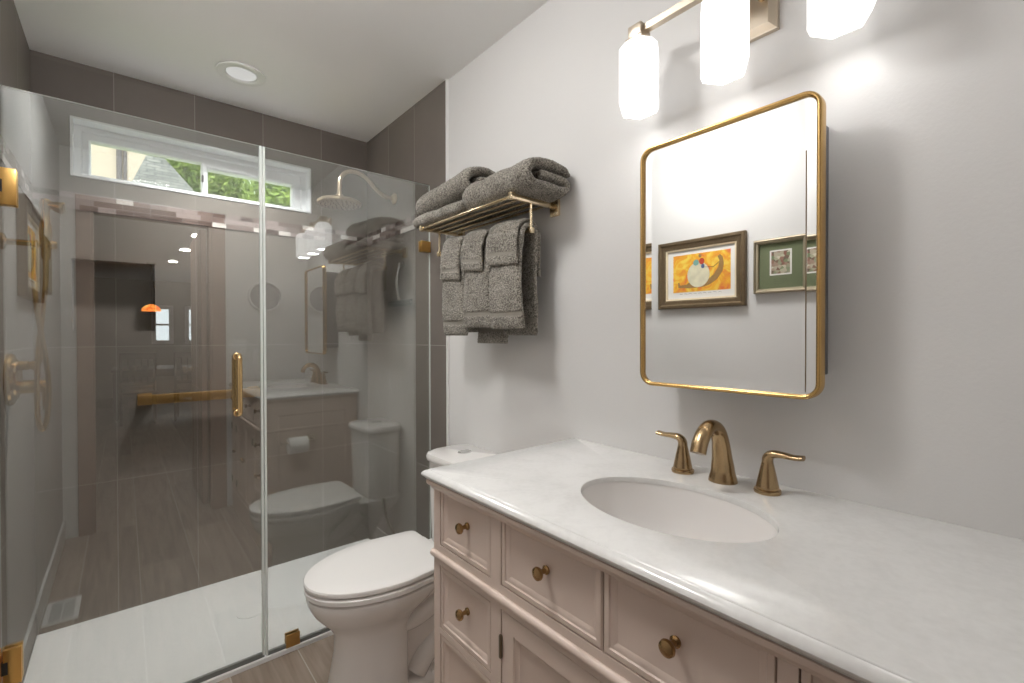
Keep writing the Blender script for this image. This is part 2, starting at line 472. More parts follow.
def dup(root, loc, label=None, rotz=None, group=None):
    r = root.copy(); COL.objects.link(r); r.location = loc
    if rotz is not None: r.rotation_euler = (0,0,rotz)
    if label: r['label'] = label
    if group: r['group'] = group
    for ch in list(root.children):
        c = ch.copy(); COL.objects.link(c); c.parent = r
        for g in list(ch.children):
            d = g.copy(); COL.objects.link(d); d.parent = c
    return r
def struct(name, bm, mats, parent=None, smooth=0):
    return finish(name, bm, mats, parent, smooth, kind='structure' if parent is None else None)

# ------------------------------------------------------------------ room dimensions (metres)
XR, XL = 1.153, -.298          # painted right and left walls
TX, TL = 1.143, -.288          # faces of the shower tile on those walls
YB = 2.7356                    # shower back wall
YR = -.010                     # rear wall with the doorway
CZ = 2.44
YT = 1.832                     # where the side tile starts
YG = 1.985                     # shower glass
WX0, WX1, WZ0, WZ1 = -.172, .817, 1.951, 2.207     # window opening
NX0, NX1, NZ0, NZ1 = -.170, .113, 1.287, 1.597     # niche

# ------------------------------------------------------------------ shell
bm = B(); box(bm, XL-.12, XR+.12, -.13, YB+.25, -.12, 0); struct('floor', bm, M['plank'])
bm = B(); box(bm, XL-.12, XR+.12, -.13, YB+.25, CZ, CZ+.12); struct('ceiling', bm, M['ceil'])
bm = B(); box(bm, XR, XR+.12, -.13, YB+.25, 0, CZ); struct('wall_right', bm, M['paint'])
bm = B(); box(bm, XL-.12, XL, -.13, YB+.25, 0, CZ); struct('wall_left', bm, M['paint'])
bm = B(); box(bm, TX, XR-.0005, YT, YB, 0, CZ-.0005); struct('wall_shower_right', bm, M['tile_y'])
bm = B(); box(bm, XL+.0005, TL, YT, YB, 0, CZ-.0005); struct('wall_shower_left', bm, M['tile_y'])
bm = B(); box(bm, XR-.0125, XR-.0003, YT-.006, YT-.0004, 0, CZ-.0005); struct('trim_1', bm, M['white'])
bm = B(); box(bm, XL+.0003, XL+.0125, YT-.006, YT-.0004, 0, CZ-.0005); struct('trim_2', bm, M['white'])

# back wall: one mesh with the window opening and the niche pocket
def grid_wall(bm, xs, zs, holes, y):
    vd = {}
    def V(x, z):
        k = (round(x,5), round(z,5))
        if k not in vd: vd[k] = bm.verts.new((x, y, z))
        return vd[k]
    for i in range(len(xs)-1):
        for j in range(len(zs)-1):
            cx, cz = (xs[i]+xs[i+1])/2, (zs[j]+zs[j+1])/2
            if any(h[0] < cx < h[1] and h[2] < cz < h[3] for h in holes): continue
            bm.faces.new((V(xs[i],zs[j]), V(xs[i+1],zs[j]), V(xs[i+1],zs[j+1]), V(xs[i],zs[j+1])))
def quad(bm, *p, mi=0):
    f = bm.faces.new([bm.verts.new(q) for q in p]); f.material_index = mi
bm = B()
xs = sorted({XL, TX+.01, WX0, WX1, NX0, NX1}); zs = sorted({0, CZ, WZ0, WZ1, NZ0, NZ1})
wh = (WX0, WX1, WZ0, WZ1); nh = (NX0, NX1, NZ0, NZ1)
grid_wall(bm, xs, zs, (wh, nh), YB)
grid_wall(bm, xs, zs, (wh,), YB+.16)
YN = YB+.09
for (a0,a1,b0,b1), yd in ((nh, YN), (wh, YB+.16)):
    quad(bm, (a0,YB,b0), (a0,yd,b0), (a0,yd,b1), (a0,YB,b1)); quad(bm, (a1,YB,b0), (a1,YB,b1), (a1,yd,b1), (a1,yd,b0))
    quad(bm, (a0,YB,b0), (a1,YB,b0), (a1,yd,b0), (a0,yd,b0)); quad(bm, (a0,YB,b1), (a0,yd,b1), (a1,yd,b1), (a1,YB,b1))
quad(bm, (NX0,YN,NZ0), (NX1,YN,NZ0), (NX1,YN,NZ1), (NX0,YN,NZ1))
struct('wall_back', bm, M['tile_x'])
bm = B(); box(bm, TL, TX, YB-.0035, YB-.0004, 1.806, 1.880); struct('trim_3', bm, M['mosaic_x'])
bm = B(); box(bm, TX-.0035, TX-.0004, YT+.002, YB-.004, 1.806, 1.880); struct('trim_4', bm, M['mosaic_y'])
bm = B(); box(bm, TL+.0004, TL+.0035, YT+.002, YB-.004, 1.806, 1.880); struct('trim_5', bm, M['mosaic_y'])

# rear wall with the doorway the picture is taken from
DX0, DX1, DZ = -.157, .490, 2.07
bm = B()
box(bm, XL, DX0, YR-.12, YR, 0, CZ); box(bm, DX1, XR, YR-.12, YR, 0, CZ); box(bm, DX0, DX1, YR-.12, YR, DZ, CZ)
struct('wall_rear', bm, M['paint'])
bm = B()
box(bm, DX0-.07, DX0, YR, YR+.015, 0, DZ+.08, .003); box(bm, DX1, DX1+.085, YR, YR+.015, 0, DZ+.08, .003)
box(bm, DX0, DX1, YR, YR+.015, DZ, DZ+.08, .003)
box(bm, DX0, DX0+.012, YR-.12, YR, 0, DZ); box(bm, DX1-.012, DX1, YR-.12, YR, 0, DZ); box(bm, DX0+.012, DX1-.012, YR-.12, YR, DZ-.012, DZ)
cas = struct('door_1', bm, M['casing'])
bm = B()
box(bm, DX1-.052, DX1-.016, YR-.80, YR-.125, .012, DZ-.02, .002)
for z0, z1 in ((.16,.86), (1.0,1.9)):
    miter_rect(YR-.70, YR-.225, z0, z1, ((0,.0),(0,.004),(.02,.004),(.03,0)), lambda a,b,d: Vector((DX1-.052-d, a, b)), bm)
finish('door_leaf', bm, M['leaf_paint'], cas, 0)
bm = B()
lathe(bm, ((.026,0),(.026,.008),(.01,.012),(.01,.03),(.024,.04),(.027,.055),(.02,.066),(0,.068)), (DX1-.0525, YR-.735, .98), (-1,0,0), 20)
finish('door_knob', bm, M['brass'], cas)
bm = B(); box(bm, XL, XL+.012, YR, YT-.008, 0, .12, .003); struct('baseboard_left', bm, M['white'])
bm = B(); box(bm, XR-.012, XR, 1.05, YT-.008, 0, .12, .003); struct('baseboard_right', bm, M['white'])

# ------------------------------------------------------------------ window
yw = YB+.085
bm = B()
e = .0015
place_w = lambda a,b,d: Vector((a, d, b))
# jamb liner and outer vinyl frame
miter_rect(WX0+e, WX1-e, WZ0+e, WZ1-e, ((0,YB-.004),(.008,YB-.004),(.008,yw-.012),(.030,yw-.012),(.036,yw-.004),(.036,yw+.06),(0,yw+.06)), place_w, bm)
win = struct('window_1', bm, M['vinyl'])
def sash(x0, x1, z0, z1, yf, bar, nm):
    bm = B()
    miter_rect(x0, x1, z0, z1, ((0,yf+.034),(0,yf),(bar-.008,yf),(bar-.003,yf+.006),(bar,yf+.018),(bar,yf+.034)), place_w, bm)
    s = finish('window_sash', bm, M['vinyl'], win, 0)
    bm = B(); box(bm, x0+bar-.002, x1-bar+.002, yf+.020, yf+.026, z0+bar-.002, z1-bar+.002)
    finish('window_pane', bm, M['pane'], s, 0)
    return s
zi0, zi1 = WZ0+.034, WZ1-.034
# fixed frame panel that fills the recess, with two glazed lights
bm = B()
def panel_with_holes(bm, x0, x1, z0, z1, holes, y0, y1):
    xs = sorted({x0, x1} | {h[0] for h in holes} | {h[1] for h in holes}); zs = sorted({z0, z1} | {h[2] for h in holes} | {h[3] for h in holes})
    grid_wall(bm, xs, zs, holes, y0); grid_wall(bm, xs, zs, holes, y1)
    for a0,a1,b0,b1 in holes:
        quad(bm,(a0,y0,b0),(a0,y1,b0),(a0,y1,b1),(a0,y0,b1)); quad(bm,(a1,y0,b0),(a1,y1,b0),(a1,y1,b1),(a1,y0,b1))
        quad(bm,(a0,y0,b0),(a1,y0,b0),(a1,y1,b0),(a0,y1,b0)); quad(bm,(a0,y0,b1),(a1,y0,b1),(a1,y1,b1),(a0,y1,b1))
H1 = (-.120, .318, 1.970, 2.146); H2 = (.325, .750, 1.984, 2.126)
panel_with_holes(bm, WX0+.03, WX1-.03, WZ0+.004, WZ1-.03, (H1, H2), yw-.003, yw+.05)
finish('window_frame', bm, M['vinyl'], win, 0)
s1 = sash(H1[0], H1[1], H1[2], H1[3], yw-.012, .012, 'a')
s2 = sash(H2[0], H2[1], H2[2], H2[3], yw+.004, .013, 'b')
bm = B(); box(bm, H1[1]-.012, H1[1]-.003, yw-.022, yw-.012, 2.040, 2.075, .003)
finish('window_latch', bm, M['dark'], s1)

# ------------------------------------------------------------------ ceiling downlight in the shower
def downlight(name, label, loc, lens, r=.098, group=None):
    t = thing(name, label, 'downlight', loc, group)
    x, y, z = loc
    bm = B()
    lathe(bm, ((r*.62,-.002),(r*.98,-.001),(r,-.004),(r*.99,-.008),(r*.74,-.011),(r*.66,-.009),(r*.60,-.002)), (x,y,z), (0,0,1), 48, cap=False)
    finish('trim_ring', bm, M['white'], t)
    bm = B(); lathe(bm, ((r*.615,-.0006),(r*.615,-.003),(r*.3,-.004),(0,-.004)), (x,y,z), (0,0,1), 48)
    finish('lens', bm, lens, t)
    return t
dl = downlight('ceiling_downlight', 'white recessed ceiling downlight above the shower', (.412, 2.375, CZ), M['lens_off'])
LX, LY = .16, 1.17
t = thing('added_ceiling_light', 'added out-of-view dome ceiling light that brightens the bathroom', 'ceiling light', (LX, LY, CZ))  # dome lamp added out of view to brighten walls and ceiling
bm = B(); lathe(bm, ((.15,0),(.15,-.018),(.143,-.022),(.13,-.022)), (LX,LY,CZ-.0005), n=48); finish('rim', bm, M['nickel'], t)
bm = B(); lathe(bm, ((.138,-.0225),(.138,-.05),(.125,-.078),(.085,-.098),(.04,-.106),(0,-.108)), (LX,LY,CZ-.0005), n=48); finish('dome', bm, M['fill_lens'], t)
light('shower_light', 'AREA', (.412, 2.375, CZ-.02), SHOWER_W, size=.11, color=(1,.98,.96)).data.spread = math.radians(118)

# ------------------------------------------------------------------ shower pan
t = thing('shower_pan', 'white low shower pan filling the glass enclosure floor', 'shower pan', (.43, 2.35, 0))
bm = B()
PX0, PX1, PY0, PY1 = TL+.001, TX-.001, 1.972, YB-.001
def rect_ring(i, z): return [Vector((PX0+i,PY0+i,z)), Vector((PX1-i,PY0+i,z)), Vector((PX1-i,PY1-i,z)), Vector((PX0+i,PY1-i,z))]
loft(bm, [rect_ring(0,.0005), rect_ring(0,.016), rect_ring(.003,.019), rect_ring(.034,.019), rect_ring(.046,.0145), rect_ring(.3,.0115), rect_ring(.38,.0105)])
finish('pan_body', bm, M['pan'], t)
bm = B(); lathe(bm, ((.055,.0),(.055,.003),(.047,.004),(0,.0035)), (.43, 2.36, .0105), n=32)
finish('drain_cover', bm, M['pan'], t)

# ------------------------------------------------------------------ shower glass
GZ0, GZ1 = .022, 1.990
def glass_panel(bm, x0, x1, y, z0, z1, th=.010):
    n0 = len(bm.faces); box(bm, x0, x1, y-th/2, y+th/2, z0, z1)
    bm.faces.ensure_lookup_table(); bm.normal_update()
    for f in bm.faces[n0:]:
        if abs(f.normal.y) < .5: f.material_index = 1
gx = .410
t = thing('glass_panel', 'fixed clear glass shower panel between the door and the towel wall', 'glass panel', (.78, YG, GZ0))
bm = B(); glass_panel(bm, gx+.003, TX-.0004, YG, GZ0, GZ1); finish('pane', bm, [M['glass'], M['edge']], t, 0)
bm = B(); box(bm, gx+.0025, gx+.0105, YG-.0068, YG+.0068, GZ0, GZ1-.001); finish('edge_seal', bm, M['edge'], t, 0)
bm = B(); box(bm, gx+.011, TX-.001, YG-.0068, YG+.0068, GZ0-.0025, GZ0+.010); finish('bottom_seal', bm, M['seal'], t, 0)
def clip(bm, x0, x1, z0, z1):
    box(bm, x0, x1, YG-.013, YG-.0055, z0, z1, .0015); box(bm, x0, x1, YG+.0055, YG+.013, z0, z1, .0015)
bm = B(); clip(bm, TX-.052, TX-.001, 1.665, 1.717); finish('wall_clip', bm, M['satin_gold'], t)
bm = B(); clip(bm, .484, .536, .020, .071); finish('floor_clip', bm, M['bronze'], t)
t = thing('shower_door', 'hinged clear glass shower door with gold hinges and gold pull handle', 'shower door', (.06, YG, GZ0))
bm = B(); glass_panel(bm, TL+.008, gx-.001, YG, GZ0+.006, GZ1); finish('pane', bm, [M['glass'], M['edge']], t, 0)
bm = B(); box(bm, gx-.0085, gx-.0005, YG-.0068, YG+.0068, GZ0+.006, GZ1-.001); finish('edge_seal', bm, M['edge'], t, 0)
bm = B(); box(bm, TL+.010, gx-.002, YG-.0065, YG+.0065, GZ0-.002, GZ0+.014); finish('door_sweep', bm, M['seal'], t, 0)
for zc in (1.697, .296):
    bm = B()
    box(bm, TL+.012, -.238, YG-.018, YG-.0055, zc-.053, zc+.053, .0015); box(bm, TL+.012, -.238, YG+.0055, YG+.018, zc-.053, zc+.053, .0015)
    box(bm, TL+.0006, TL+.009, YG-.03, YG+.03, zc-.045, zc+.045, .001)
    h = finish('hinge', bm, M['satin_gold'], t)
    bm = B(); box(bm, TL+.008, TL+.022, YG-.0195, YG-.005, zc-.018, zc+.018); finish('hinge_pin', bm, M['dark'], h, 0)
# back-to-back pull
bm = B()
for s in (-1, 1):
    hx, z0, z1, so = .323, .974, 1.186, .052
    pts = [(hx, YG+s*.006, z1), (hx, YG+s*(so-.016), z1), (hx, YG+s*(so-.004), z1-.005), (hx, YG+s*so, z1-.018),
           (hx, YG+s*so, (z0+z1)/2), (hx, YG+s*so, z0+.018), (hx, YG+s*(so-.004), z0+.005), (hx, YG+s*(so-.016), z0), (hx, YG+s*.006, z0)]
    tube(bm, smooth_path(pts, 5), .0095, 16, side=(1,0,0))
    for z in (z0, z1): lathe(bm, ((.014,0),(.014,.004),(.011,.006)), (hx, YG+s*.0055, z), (0,s,0), 20)
finish('pull_handle', bm, M['handle_gold'], t)

# ------------------------------------------------------------------ shower fittings
t = thing('grab_bar', 'bronze gold square grab bar on the shower back wall below the niche', 'grab bar', (.29, YB-.04, .97))
bm = B(); box(bm, .044, .545, YB-.062, YB-.030, .948, .992, .004); finish('bar', bm, M['bronze'], t)
for x in (.072, .517):
    bm = B(); box(bm, x-.018, x+.018, YB-.034, YB-.006, .954, .986, .002); box(bm, x-.026, x+.026, YB-.007, YB-.0008, .944, .996, .002); finish('bracket', bm, M['bronze'], t)

t = thing('rain_shower', 'round brass rain shower head on a curved wall arm', 'shower head', (TX, 2.36, 2.015))
bm = B()
arm = smooth_path([(TX-.004,2.36,2.012),(1.085,2.36,2.014),(1.035,2.36,2.042),(.985,2.36,2.088),(.93,2.36,2.108),(.878,2.36,2.098),(.848,2.36,2.060),(.842,2.36,2.01),(.842,2.36,1.972)], 8)
tube(bm, arm, .0105, 16, side=(0,1,0)); finish('shower_arm', bm, M['champagne'], t)
bm = B(); lathe(bm, ((.030,0),(.030,.006),(.024,.012),(.014,.018)), (TX-.0005,2.36,2.012), (-1,0,0), 28); finish('wall_flange', bm, M['champagne'], t)
bm = B(); lathe(bm, ((0,-.002),(.098,-.002),(.106,.002),(.107,.012),(.098,.020),(.05,.026),(.022,.031),(.018,.036),(.018,.052),(.012,.054)), (.842,2.36,1.925), n=48)
hd = finish('head', bm, M['champagne'], t)
bm = B()
for r, n in ((.02,6),(.045,12),(.07,18),(.09,24)):
    for i in range(n): lathe(bm, ((.003,0),(.0018,-.003)), (.842+r*math.cos(2*PI*i/n), 2.36+r*math.sin(2*PI*i/n), 1.9232), n=6)
finish('nozzles', bm, M['black'], hd)

t = thing('squeegee', 'black squeegee with clear chrome handle hanging on the right shower wall', 'squeegee', (TX-.02, 2.262, 1.62))
bm = B(); box(bm, TX-.030, TX-.018, 2.13, 2.395, 1.434, 1.450, .003); box(bm, TX-.026, TX-.022, 2.132, 2.393, 1.418, 1.436); finish('blade', bm, M['black'], t)
bm = B(); pts = smooth_path([(TX-.024,2.262,1.448),(TX-.030,2.262,1.49),(TX-.036,2.262,1.54),(TX-.030,2.262,1.59),(TX-.022,2.262,1.63)], 6)
tube(bm, pts, interp([(.016,.008),(.010,.008),(.011,.009),(.010,.007),(.013,.006)],6), 14, side=(0,1,0)); finish('handle', bm, M['chrome'], t)
bm = B(); lathe(bm, ((.016,0),(.016,.004),(.008,.008),(.006,.020),(.010,.024),(0,.026)), (TX-.0005,2.262,1.640), (-1,0,0), 18)
tag(finish('wall_hook', bm, M['chrome']), 'small round chrome hook holding the squeegee on the shower tile', 'hook')

HY = 2.10
t = thing('hand_shower', 'antique brass hand shower on a short wall arm with long hose loop', 'hand shower', (TL, HY, 1.555))
bm = B()
tube(bm, [(TL-.0005,HY,1.556),(-.178,HY,1.556)], .0095, 16, side=(0,1,0))
lathe(bm, ((.026,0),(.026,.007),(.014,.012)), (TL-.0002,HY,1.556), (1,0,0), 24)
lathe(bm, ((.0125,0),(.0145,.004),(.0125,.008)), (-.215,HY,1.556), (1,0,0), 20)
lathe(bm, ((.0135,0),(.0135,.012),(.010,.016)), (-.179,HY,1.556), (1,0,0), 20)
finish('holder_arm', bm, M['shower_brass'], t)
HX = -.190
bm = B()
lathe(bm, ((.010,-.028),(.012,-.010),(.011,.0),(.0145,.03),(.0165,.055),(.014,.082),(.0105,.10),(.0105,.128),(.0145,.136),(.0145,.158),(.009,.164),(0,.166)), (HX,HY,1.538), n=24)
lathe(bm, ((.010,0),(.0125,.006),(.0125,.020),(.018,.032),(.020,.046),(.017,.048),(0,.046)), (HX-.004,HY,1.686), (.96,-.05,-.16), 24)
finish('handset', bm, M['shower_brass'], t)
bm = B()
VY = 2.19
hose = smooth_path([(HX,HY,1.526),(HX-.001,HY+.002,1.44),(HX-.010,HY+.004,1.33),(HX-.018,HY+.008,1.24),(HX-.023,HY+.012,1.14),(HX-.024,HY+.010,1.03),(HX-.019,HY+.012,.972),(HX-.011,HY+.02,.962),
                    (HX-.003,HY+.026,1.0),(HX+.001,HY+.024,1.10),(HX-.004,HY+.004,1.20),(HX-.014,HY-.012,1.29),(HX-.024,HY-.016,1.40),(HX-.027,HY-.006,1.50),(HX-.027,HY,1.542)], 10)
tube(bm, hose, .0068, 10, side=None); finish('hose', bm, M['shower_brass'], t)

t = thing('shower_valve', 'round antique brass shower valve with two handles on the left shower wall', 'shower valve', (TL, VY, 1.122))
bm = B(); lathe(bm, ((.084,0),(.085,.008),(.080,.014),(.066,.019),(.062,.024),(.052,.027),(0,.028)), (TL-.0003,VY,1.122), (1,0,0), 40); finish('escutcheon', bm, M['shower_brass'], t)
bm = B(); lathe(bm, ((.022,0),(.022,.034),(.019,.036),(.019,.040),(.022,.042),(.022,.056),(.018,.062),(0,.064)), (TL+.026,VY,1.096), (1,0,0), 28)
tube(bm, [(TL+.076,VY-.02,1.098),(TL+.084,VY-.02,1.092),(TL+.086,VY-.02,1.07),(TL+.086,VY-.02,1.02)], [.009,.008,.0065,.006], 12, side=(0,1,0)); finish('control_knob', bm, M['shower_brass'], t)
bm = B(); lathe(bm, ((.015,0),(.015,.02),(.012,.022),(.012,.026),(.015,.028),(.015,.040),(.012,.044),(0,.045)), (TL+.026,VY,1.166), (1,0,0), 24)
tube(bm, smooth_path([(TL+.062,VY,1.170),(TL+.072,VY,1.176),(TL+.076,VY,1.195),(TL+.074,VY,1.212)],5), .0055, 10, side=(0,1,0)); finish('lever', bm, M['shower_brass'], t)

# ------------------------------------------------------------------ vanity cabinet
FX = .605; VY1 = 1.033; VY0 = .028; VZ = .8925
van = thing('vanity_cabinet', 'pinkish beige painted vanity cabinet with inset drawers and doors', 'vanity', (.88, .53, 0))
dr_left = [(.797,1.001,.738,.884), (.797,1.001,.530,.682), (.797,1.001,.335,.510), (.797,1.001,.14,.315)]
dr_mid = [(.492,.757,.738,.884), (.223,.486,.738,.884)]
dr_right = [(.055,.195,.738,.884)]
doors = [(.492,.757,.14,.683), (.223,.486,.14,.683), (.055,.195,.14,.683)]
bm = B()
holes = [(a-.0024,b+.0024,c-.0024,d+.0024) for a,b,c,d in dr_left+dr_mid+dr_right+doors]
def grid_face_x(bm, ys, zs, holes, x):
    vd = {}
    def V(y, z):
        k = (round(y,5), round(z,5))
        if k not in vd: vd[k] = bm.verts.new((x, y, z))
        return vd[k]
    for i in range(len(ys)-1):
        for j in range(len(zs)-1):
            cy, cz = (ys[i]+ys[i+1])/2, (zs[j]+zs[j+1])/2
            if any(h[0] < cy < h[1] and h[2] < cz < h[3] for h in holes): continue
            bm.faces.new((V(ys[i],zs[j]), V(ys[i+1],zs[j]), V(ys[i+1],zs[j+1]), V(ys[i],zs[j+1])))
ys = sorted({VY0, VY1} | {h[0] for h in holes} | {h[1] for h in holes}); zs = sorted({.06, VZ} | {h[2] for h in holes} | {h[3] for h in holes})
grid_face_x(bm, ys, zs, holes, FX); grid_face_x(bm, ys, zs, holes, FX+.024)
for a0,a1,b0,b1 in holes:
    x0, x1 = FX, FX+.024
    quad(bm,(x0,a0,b0),(x1,a0,b0),(x1,a0,b1),(x0,a0,b1)); quad(bm,(x0,a1,b0),(x1,a1,b0),(x1,a1,b1),(x0,a1,b1))
    quad(bm,(x0,a0,b0),(x0,a1,b0),(x1,a1,b0),(x1,a0,b0)); quad(bm,(x0,a0,b1),(x0,a1,b1),(x1,a1,b1),(x1,a0,b1))
# carcass: sides, back, bottom; groove shadow behind gaps comes from real depth
box(bm, FX+.0245, XR-.001, VY1-.018, VY1, .0, VZ); box(bm, FX+.0245, XR-.001, VY0, VY0+.018, .0, VZ)
quad(bm,(FX,VY1,.06),(FX+.0245,VY1,.06),(FX+.0245,VY1,VZ),(FX,VY1,VZ))
box(bm, XR-.012, XR-.001, VY0+.018, VY1-.018, .06, VZ); box(bm, FX+.024, XR-.012, VY0+.018, VY1-.018, .06, .08)
box(bm, FX+.0005, FX+.03, VY0+.018, VY1-.018, .0, .06)
# side panel frame on the end by the toilet
miter_rect(FX+.03, XR-.03, .10, VZ-.05, ((0,0),(0,.006),(.045,.006),(.055,.0)), lambda a,b,d: Vector((a, VY1+d, b)), bm)
# half-round rail under the top drawers, returning along the end
tube(bm, [(FX-.0005, VY0, .708), (FX-.0005, VY1+.003, .708)], .0092, 14, side=(0,0,1))
tube(bm, [(FX-.0005, VY1+.001, .708), (XR-.002, VY1+.001, .708)], .0092, 14, side=(0,0,1))
# cornice under the stone
prof = [(0,.8715),(.004,.873),(.006,.878),(.012,.882),(.014,.886),(.014,.8935),(0,.8935)]
def rounded_corner_profile(bm, prof):
    r0 = [Vector((FX-o, VY0, z)) for o, z in prof]; r1 = [Vector((FX-o, VY1+o, z)) for o, z in prof]; r2 = [Vector((XR-.001, VY1+o, z)) for o, z in prof]
    loft(bm, [r0, r1, r2])
rounded_corner_profile(bm, prof)
finish('body', bm, M['cab'], van, 30)
def front_panel(name, a0, a1, b0, b1, stile=.010, mould=.017, deep=.009):
    bm = B(); x = FX+.0005
    prof = ((0,.020),(0,.001),(.0012,0),(stile,0),(stile+.0015,.003),(stile+.004,.0035),(stile+mould*.7,deep*.9),(stile+mould,deep))
    pl = lambda a,b,d: Vector((x+d, a, b))
    rings = []
    for o, d in prof:
        rings.append([pl(a0+o,b0+o,d), pl(a1-o,b0+o,d), pl(a1-o,b1-o,d), pl(a0+o,b1-o,d)])
    loft(bm, rings)
    return finish(name, bm, M['cab'], van, 20)
def knob(parent, y, z):
    bm = B()
    x = FX+.0095
    lathe(bm, ((.0085,0),(.009,.003),(.0055,.006),(.0045,.013),(.006,.018)), (x, y, z), (-1,0,0), 20)
    lathe(bm, ((.006,.017),(.0112,.0195),(.0128,.023),(.0118,.0275),(.007,.0305),(0,.0315)), (x, y, z), (-1,0,0), 24, sx=1.0)
    finish('knob', bm, M['knob_bronze'], parent)
for a,b,c,d in dr_left+dr_mid+dr_right:
    p = front_panel('drawer', a, b, c, d); knob(p, (a+b)/2-(.004 if a > .78 else -.006), (c+d)/2+(.004 if d > .8 else .008))
for i, (a,b,c,d) in enumerate(doors):
    p = front_panel('door', a, b, c, d, .038, .017)
    yk = (a+.018) if i == 0 else (b-.018)
    knob(p, yk, .44)
    yh = b-.0006 if i == 0 else a+.0006
    for z in (.608, .22):
        bm = B(); lathe(bm, ((.0032,0),(.0042,.002),(.0042,.046),(.0032,.048)), (FX-.0028, yh, z-.024), n=12)
        finish('hinge', bm, M['steel'], p)

# ------------------------------------------------------------------ countertop with oval cut-out
SX, SY, SA, SB = .853, .517, .142, .201
CX0, CX1, CY0, CY1 = .586, XR-.0008, .020, 1.066
def counter():
    bm = B()
    angs = [2*PI*i/96 for i in range(96)]
    for cx, cy in ((CX0,CY0),(CX1,CY0),(CX1,CY1),(CX0,CY1)): angs.append(math.atan2(cy-SY, cx-SX) % (2*PI))
    angs = sorted(angs)
    def outer(a, ox):
        x0, y1 = CX0+ox, CY1-ox
        dx, dy = math.cos(a), math.sin(a)
        ts = []
        if dx > 1e-9: ts.append((CX1-SX)/dx)
        if dx < -1e-9: ts.append((x0-SX)/dx)
        if dy > 1e-9: ts.append((y1-SY)/dy)
        if dy < -1e-9: ts.append((CY0-SY)/dy)
        tt = min(ts); return SX+dx*tt, SY+dy*tt
    # the corner angle moves a little with the inset: snap those samples onto the inset corners
    corner = {round(math.atan2(cy-SY, cx-SX) % (2*PI), 9): (cx, cy) for cx, cy in ((CX0,CY0),(CX1,CY0),(CX1,CY1),(CX0,CY1))}
    def opt(a, ox):
        k = round(a, 9)
        if k in corner:
            cx, cy = corner[k]
            return (cx+ox if cx == CX0 else cx), (cy-ox if cy == CY1 else cy)
        return outer(a, ox)
    def ell(a, g):
        return SX+(SA+g)*math.cos(a), SY+(SB+g)*math.sin(a)
    # ellipse parameter follows the direction angle so the fan stays even
    def ellp(a, g):
        A, Bq = SA+g, SB+g
        t = math.atan2(math.sin(a)/Bq, math.cos(a)/A); return SX+A*math.cos(t), SY+Bq*math.sin(t)
    rings = []
    rings.append([Vector((*ellp(a, 0), .9045)) for a in angs])
    rings.append([Vector((*ellp(a, 0), .9145)) for a in angs])
    rings.append([Vector((*ellp(a, .0012), .917)) for a in angs])
    rings.append([Vector((*ellp(a, .004), .918)) for a in angs])
    for o, z in ((.0165,.918),(.0145,.9172),(.0135,.9160),(.0095,.9150),(.0055,.9128),(.0020,.9095),(.0,.9055),(.0008,.9020),(.0035,.8990),(.0075,.8965),(.0085,.894)):
        rings.append([Vector((*opt(a, o), z)) for a in angs])
    loft(bm, rings, closed=True)
    return bm
tag(finish('countertop', counter(), M['quartz'], None, 30), 'white marble vanity countertop with oval sink cut-out and moulded edge', 'countertop')

# ------------------------------------------------------------------ undermount sink
t = thing('sink_basin', 'oval white porcelain basin set under the countertop', 'sink', (SX, SY, .75))
bm = B()
def er(g, z, n=72): return [Vector((SX+(SA+g)*math.cos(2*PI*i/n), SY+(SB+g)*math.sin(2*PI*i/n), z)) for i in range(n)]
prof = [(.022,.888),(.022,.8938),(.004,.9040),(.0015,.9040),(.000,.899),(-.004,.878),(-.012,.845),(-.026,.810),(-.048,.782),(-.078,.766),(-.105,.760),(-.118,.759)]
rings = [er(g,z) for g,z in prof]
outerp = [(-.118,.748),(-.07,.752),(-.03,.775),(-.005,.82),(.010,.865)]
rings += [er(g,z) for g,z in outerp]
loft(bm, rings, closed=True); finish('bowl', bm, M['porcelain'], t, 60)
bm = B(); lathe(bm, ((.0235,-.012),(.0235,.001),(.020,.0025),(.014,.0015),(0,.0035)), (SX,SY,.7605), n=28); finish('drain', bm, M['brass'], t)

# ------------------------------------------------------------------ faucet
FY = .513; FXX = 1.075; CT = .918
t = thing('faucet', 'antique brass widespread faucet behind the oval sink', 'faucet', (FXX, FY, CT))
bm = B()
pts = [(FXX+.004,FY,CT+.0004),(FXX+.003,FY,CT+.03),(FXX-.002,FY,CT+.065),(FXX-.010,FY,CT+.10),(FXX-.027,FY,CT+.1265),(FXX-.055,FY,CT+.137),(FXX-.082,FY,CT+.129),(FXX-.102,FY,CT+.108),(FXX-.113,FY,CT+.085)]
rad = [(.0325,.0300),(.0262,.0245),(.0220,.0205),(.0192,.0178),(.0180,.0160),(.0175,.0148),(.0176,.0140),(.0178,.0140),(.0180,.0142)]
tube(bm, smooth_path(pts, 8), interp(rad, 8), 28, side=(0,1,0))
finish('spout', bm, M['brass'], t, 40)
for s in (1, -1):
    hy = FY + s*.100
    bm = B()
    lathe(bm, ((.0265,.0004),(.0275,.004),(.0265,.008),(.0235,.0095),(.0228,.0098),(.0235,.0115),(.0225,.015),(.0185,.035),(.0140,.056),(.0112,.068)), (FXX, hy, CT), n=32)
    pts = [(FXX,hy,CT+.062),(FXX,hy+s*.001,CT+.076),(FXX,hy+s*.010,CT+.0855),(FXX,hy+s*.030,CT+.0875),(FXX,hy+s*.052,CT+.0865),(FXX,hy+s*.070,CT+.0885)]
    rad = [(.0118,.0118),(.0112,.0110),(.0112,.0090),(.0105,.0070),(.0105,.0060),(.0120,.0056)]
    tube(bm, smooth_path(pts, 7), interp(rad, 7), 20, side=(1,0,0))
    finish('handle', bm, M['brass'], t, 40)

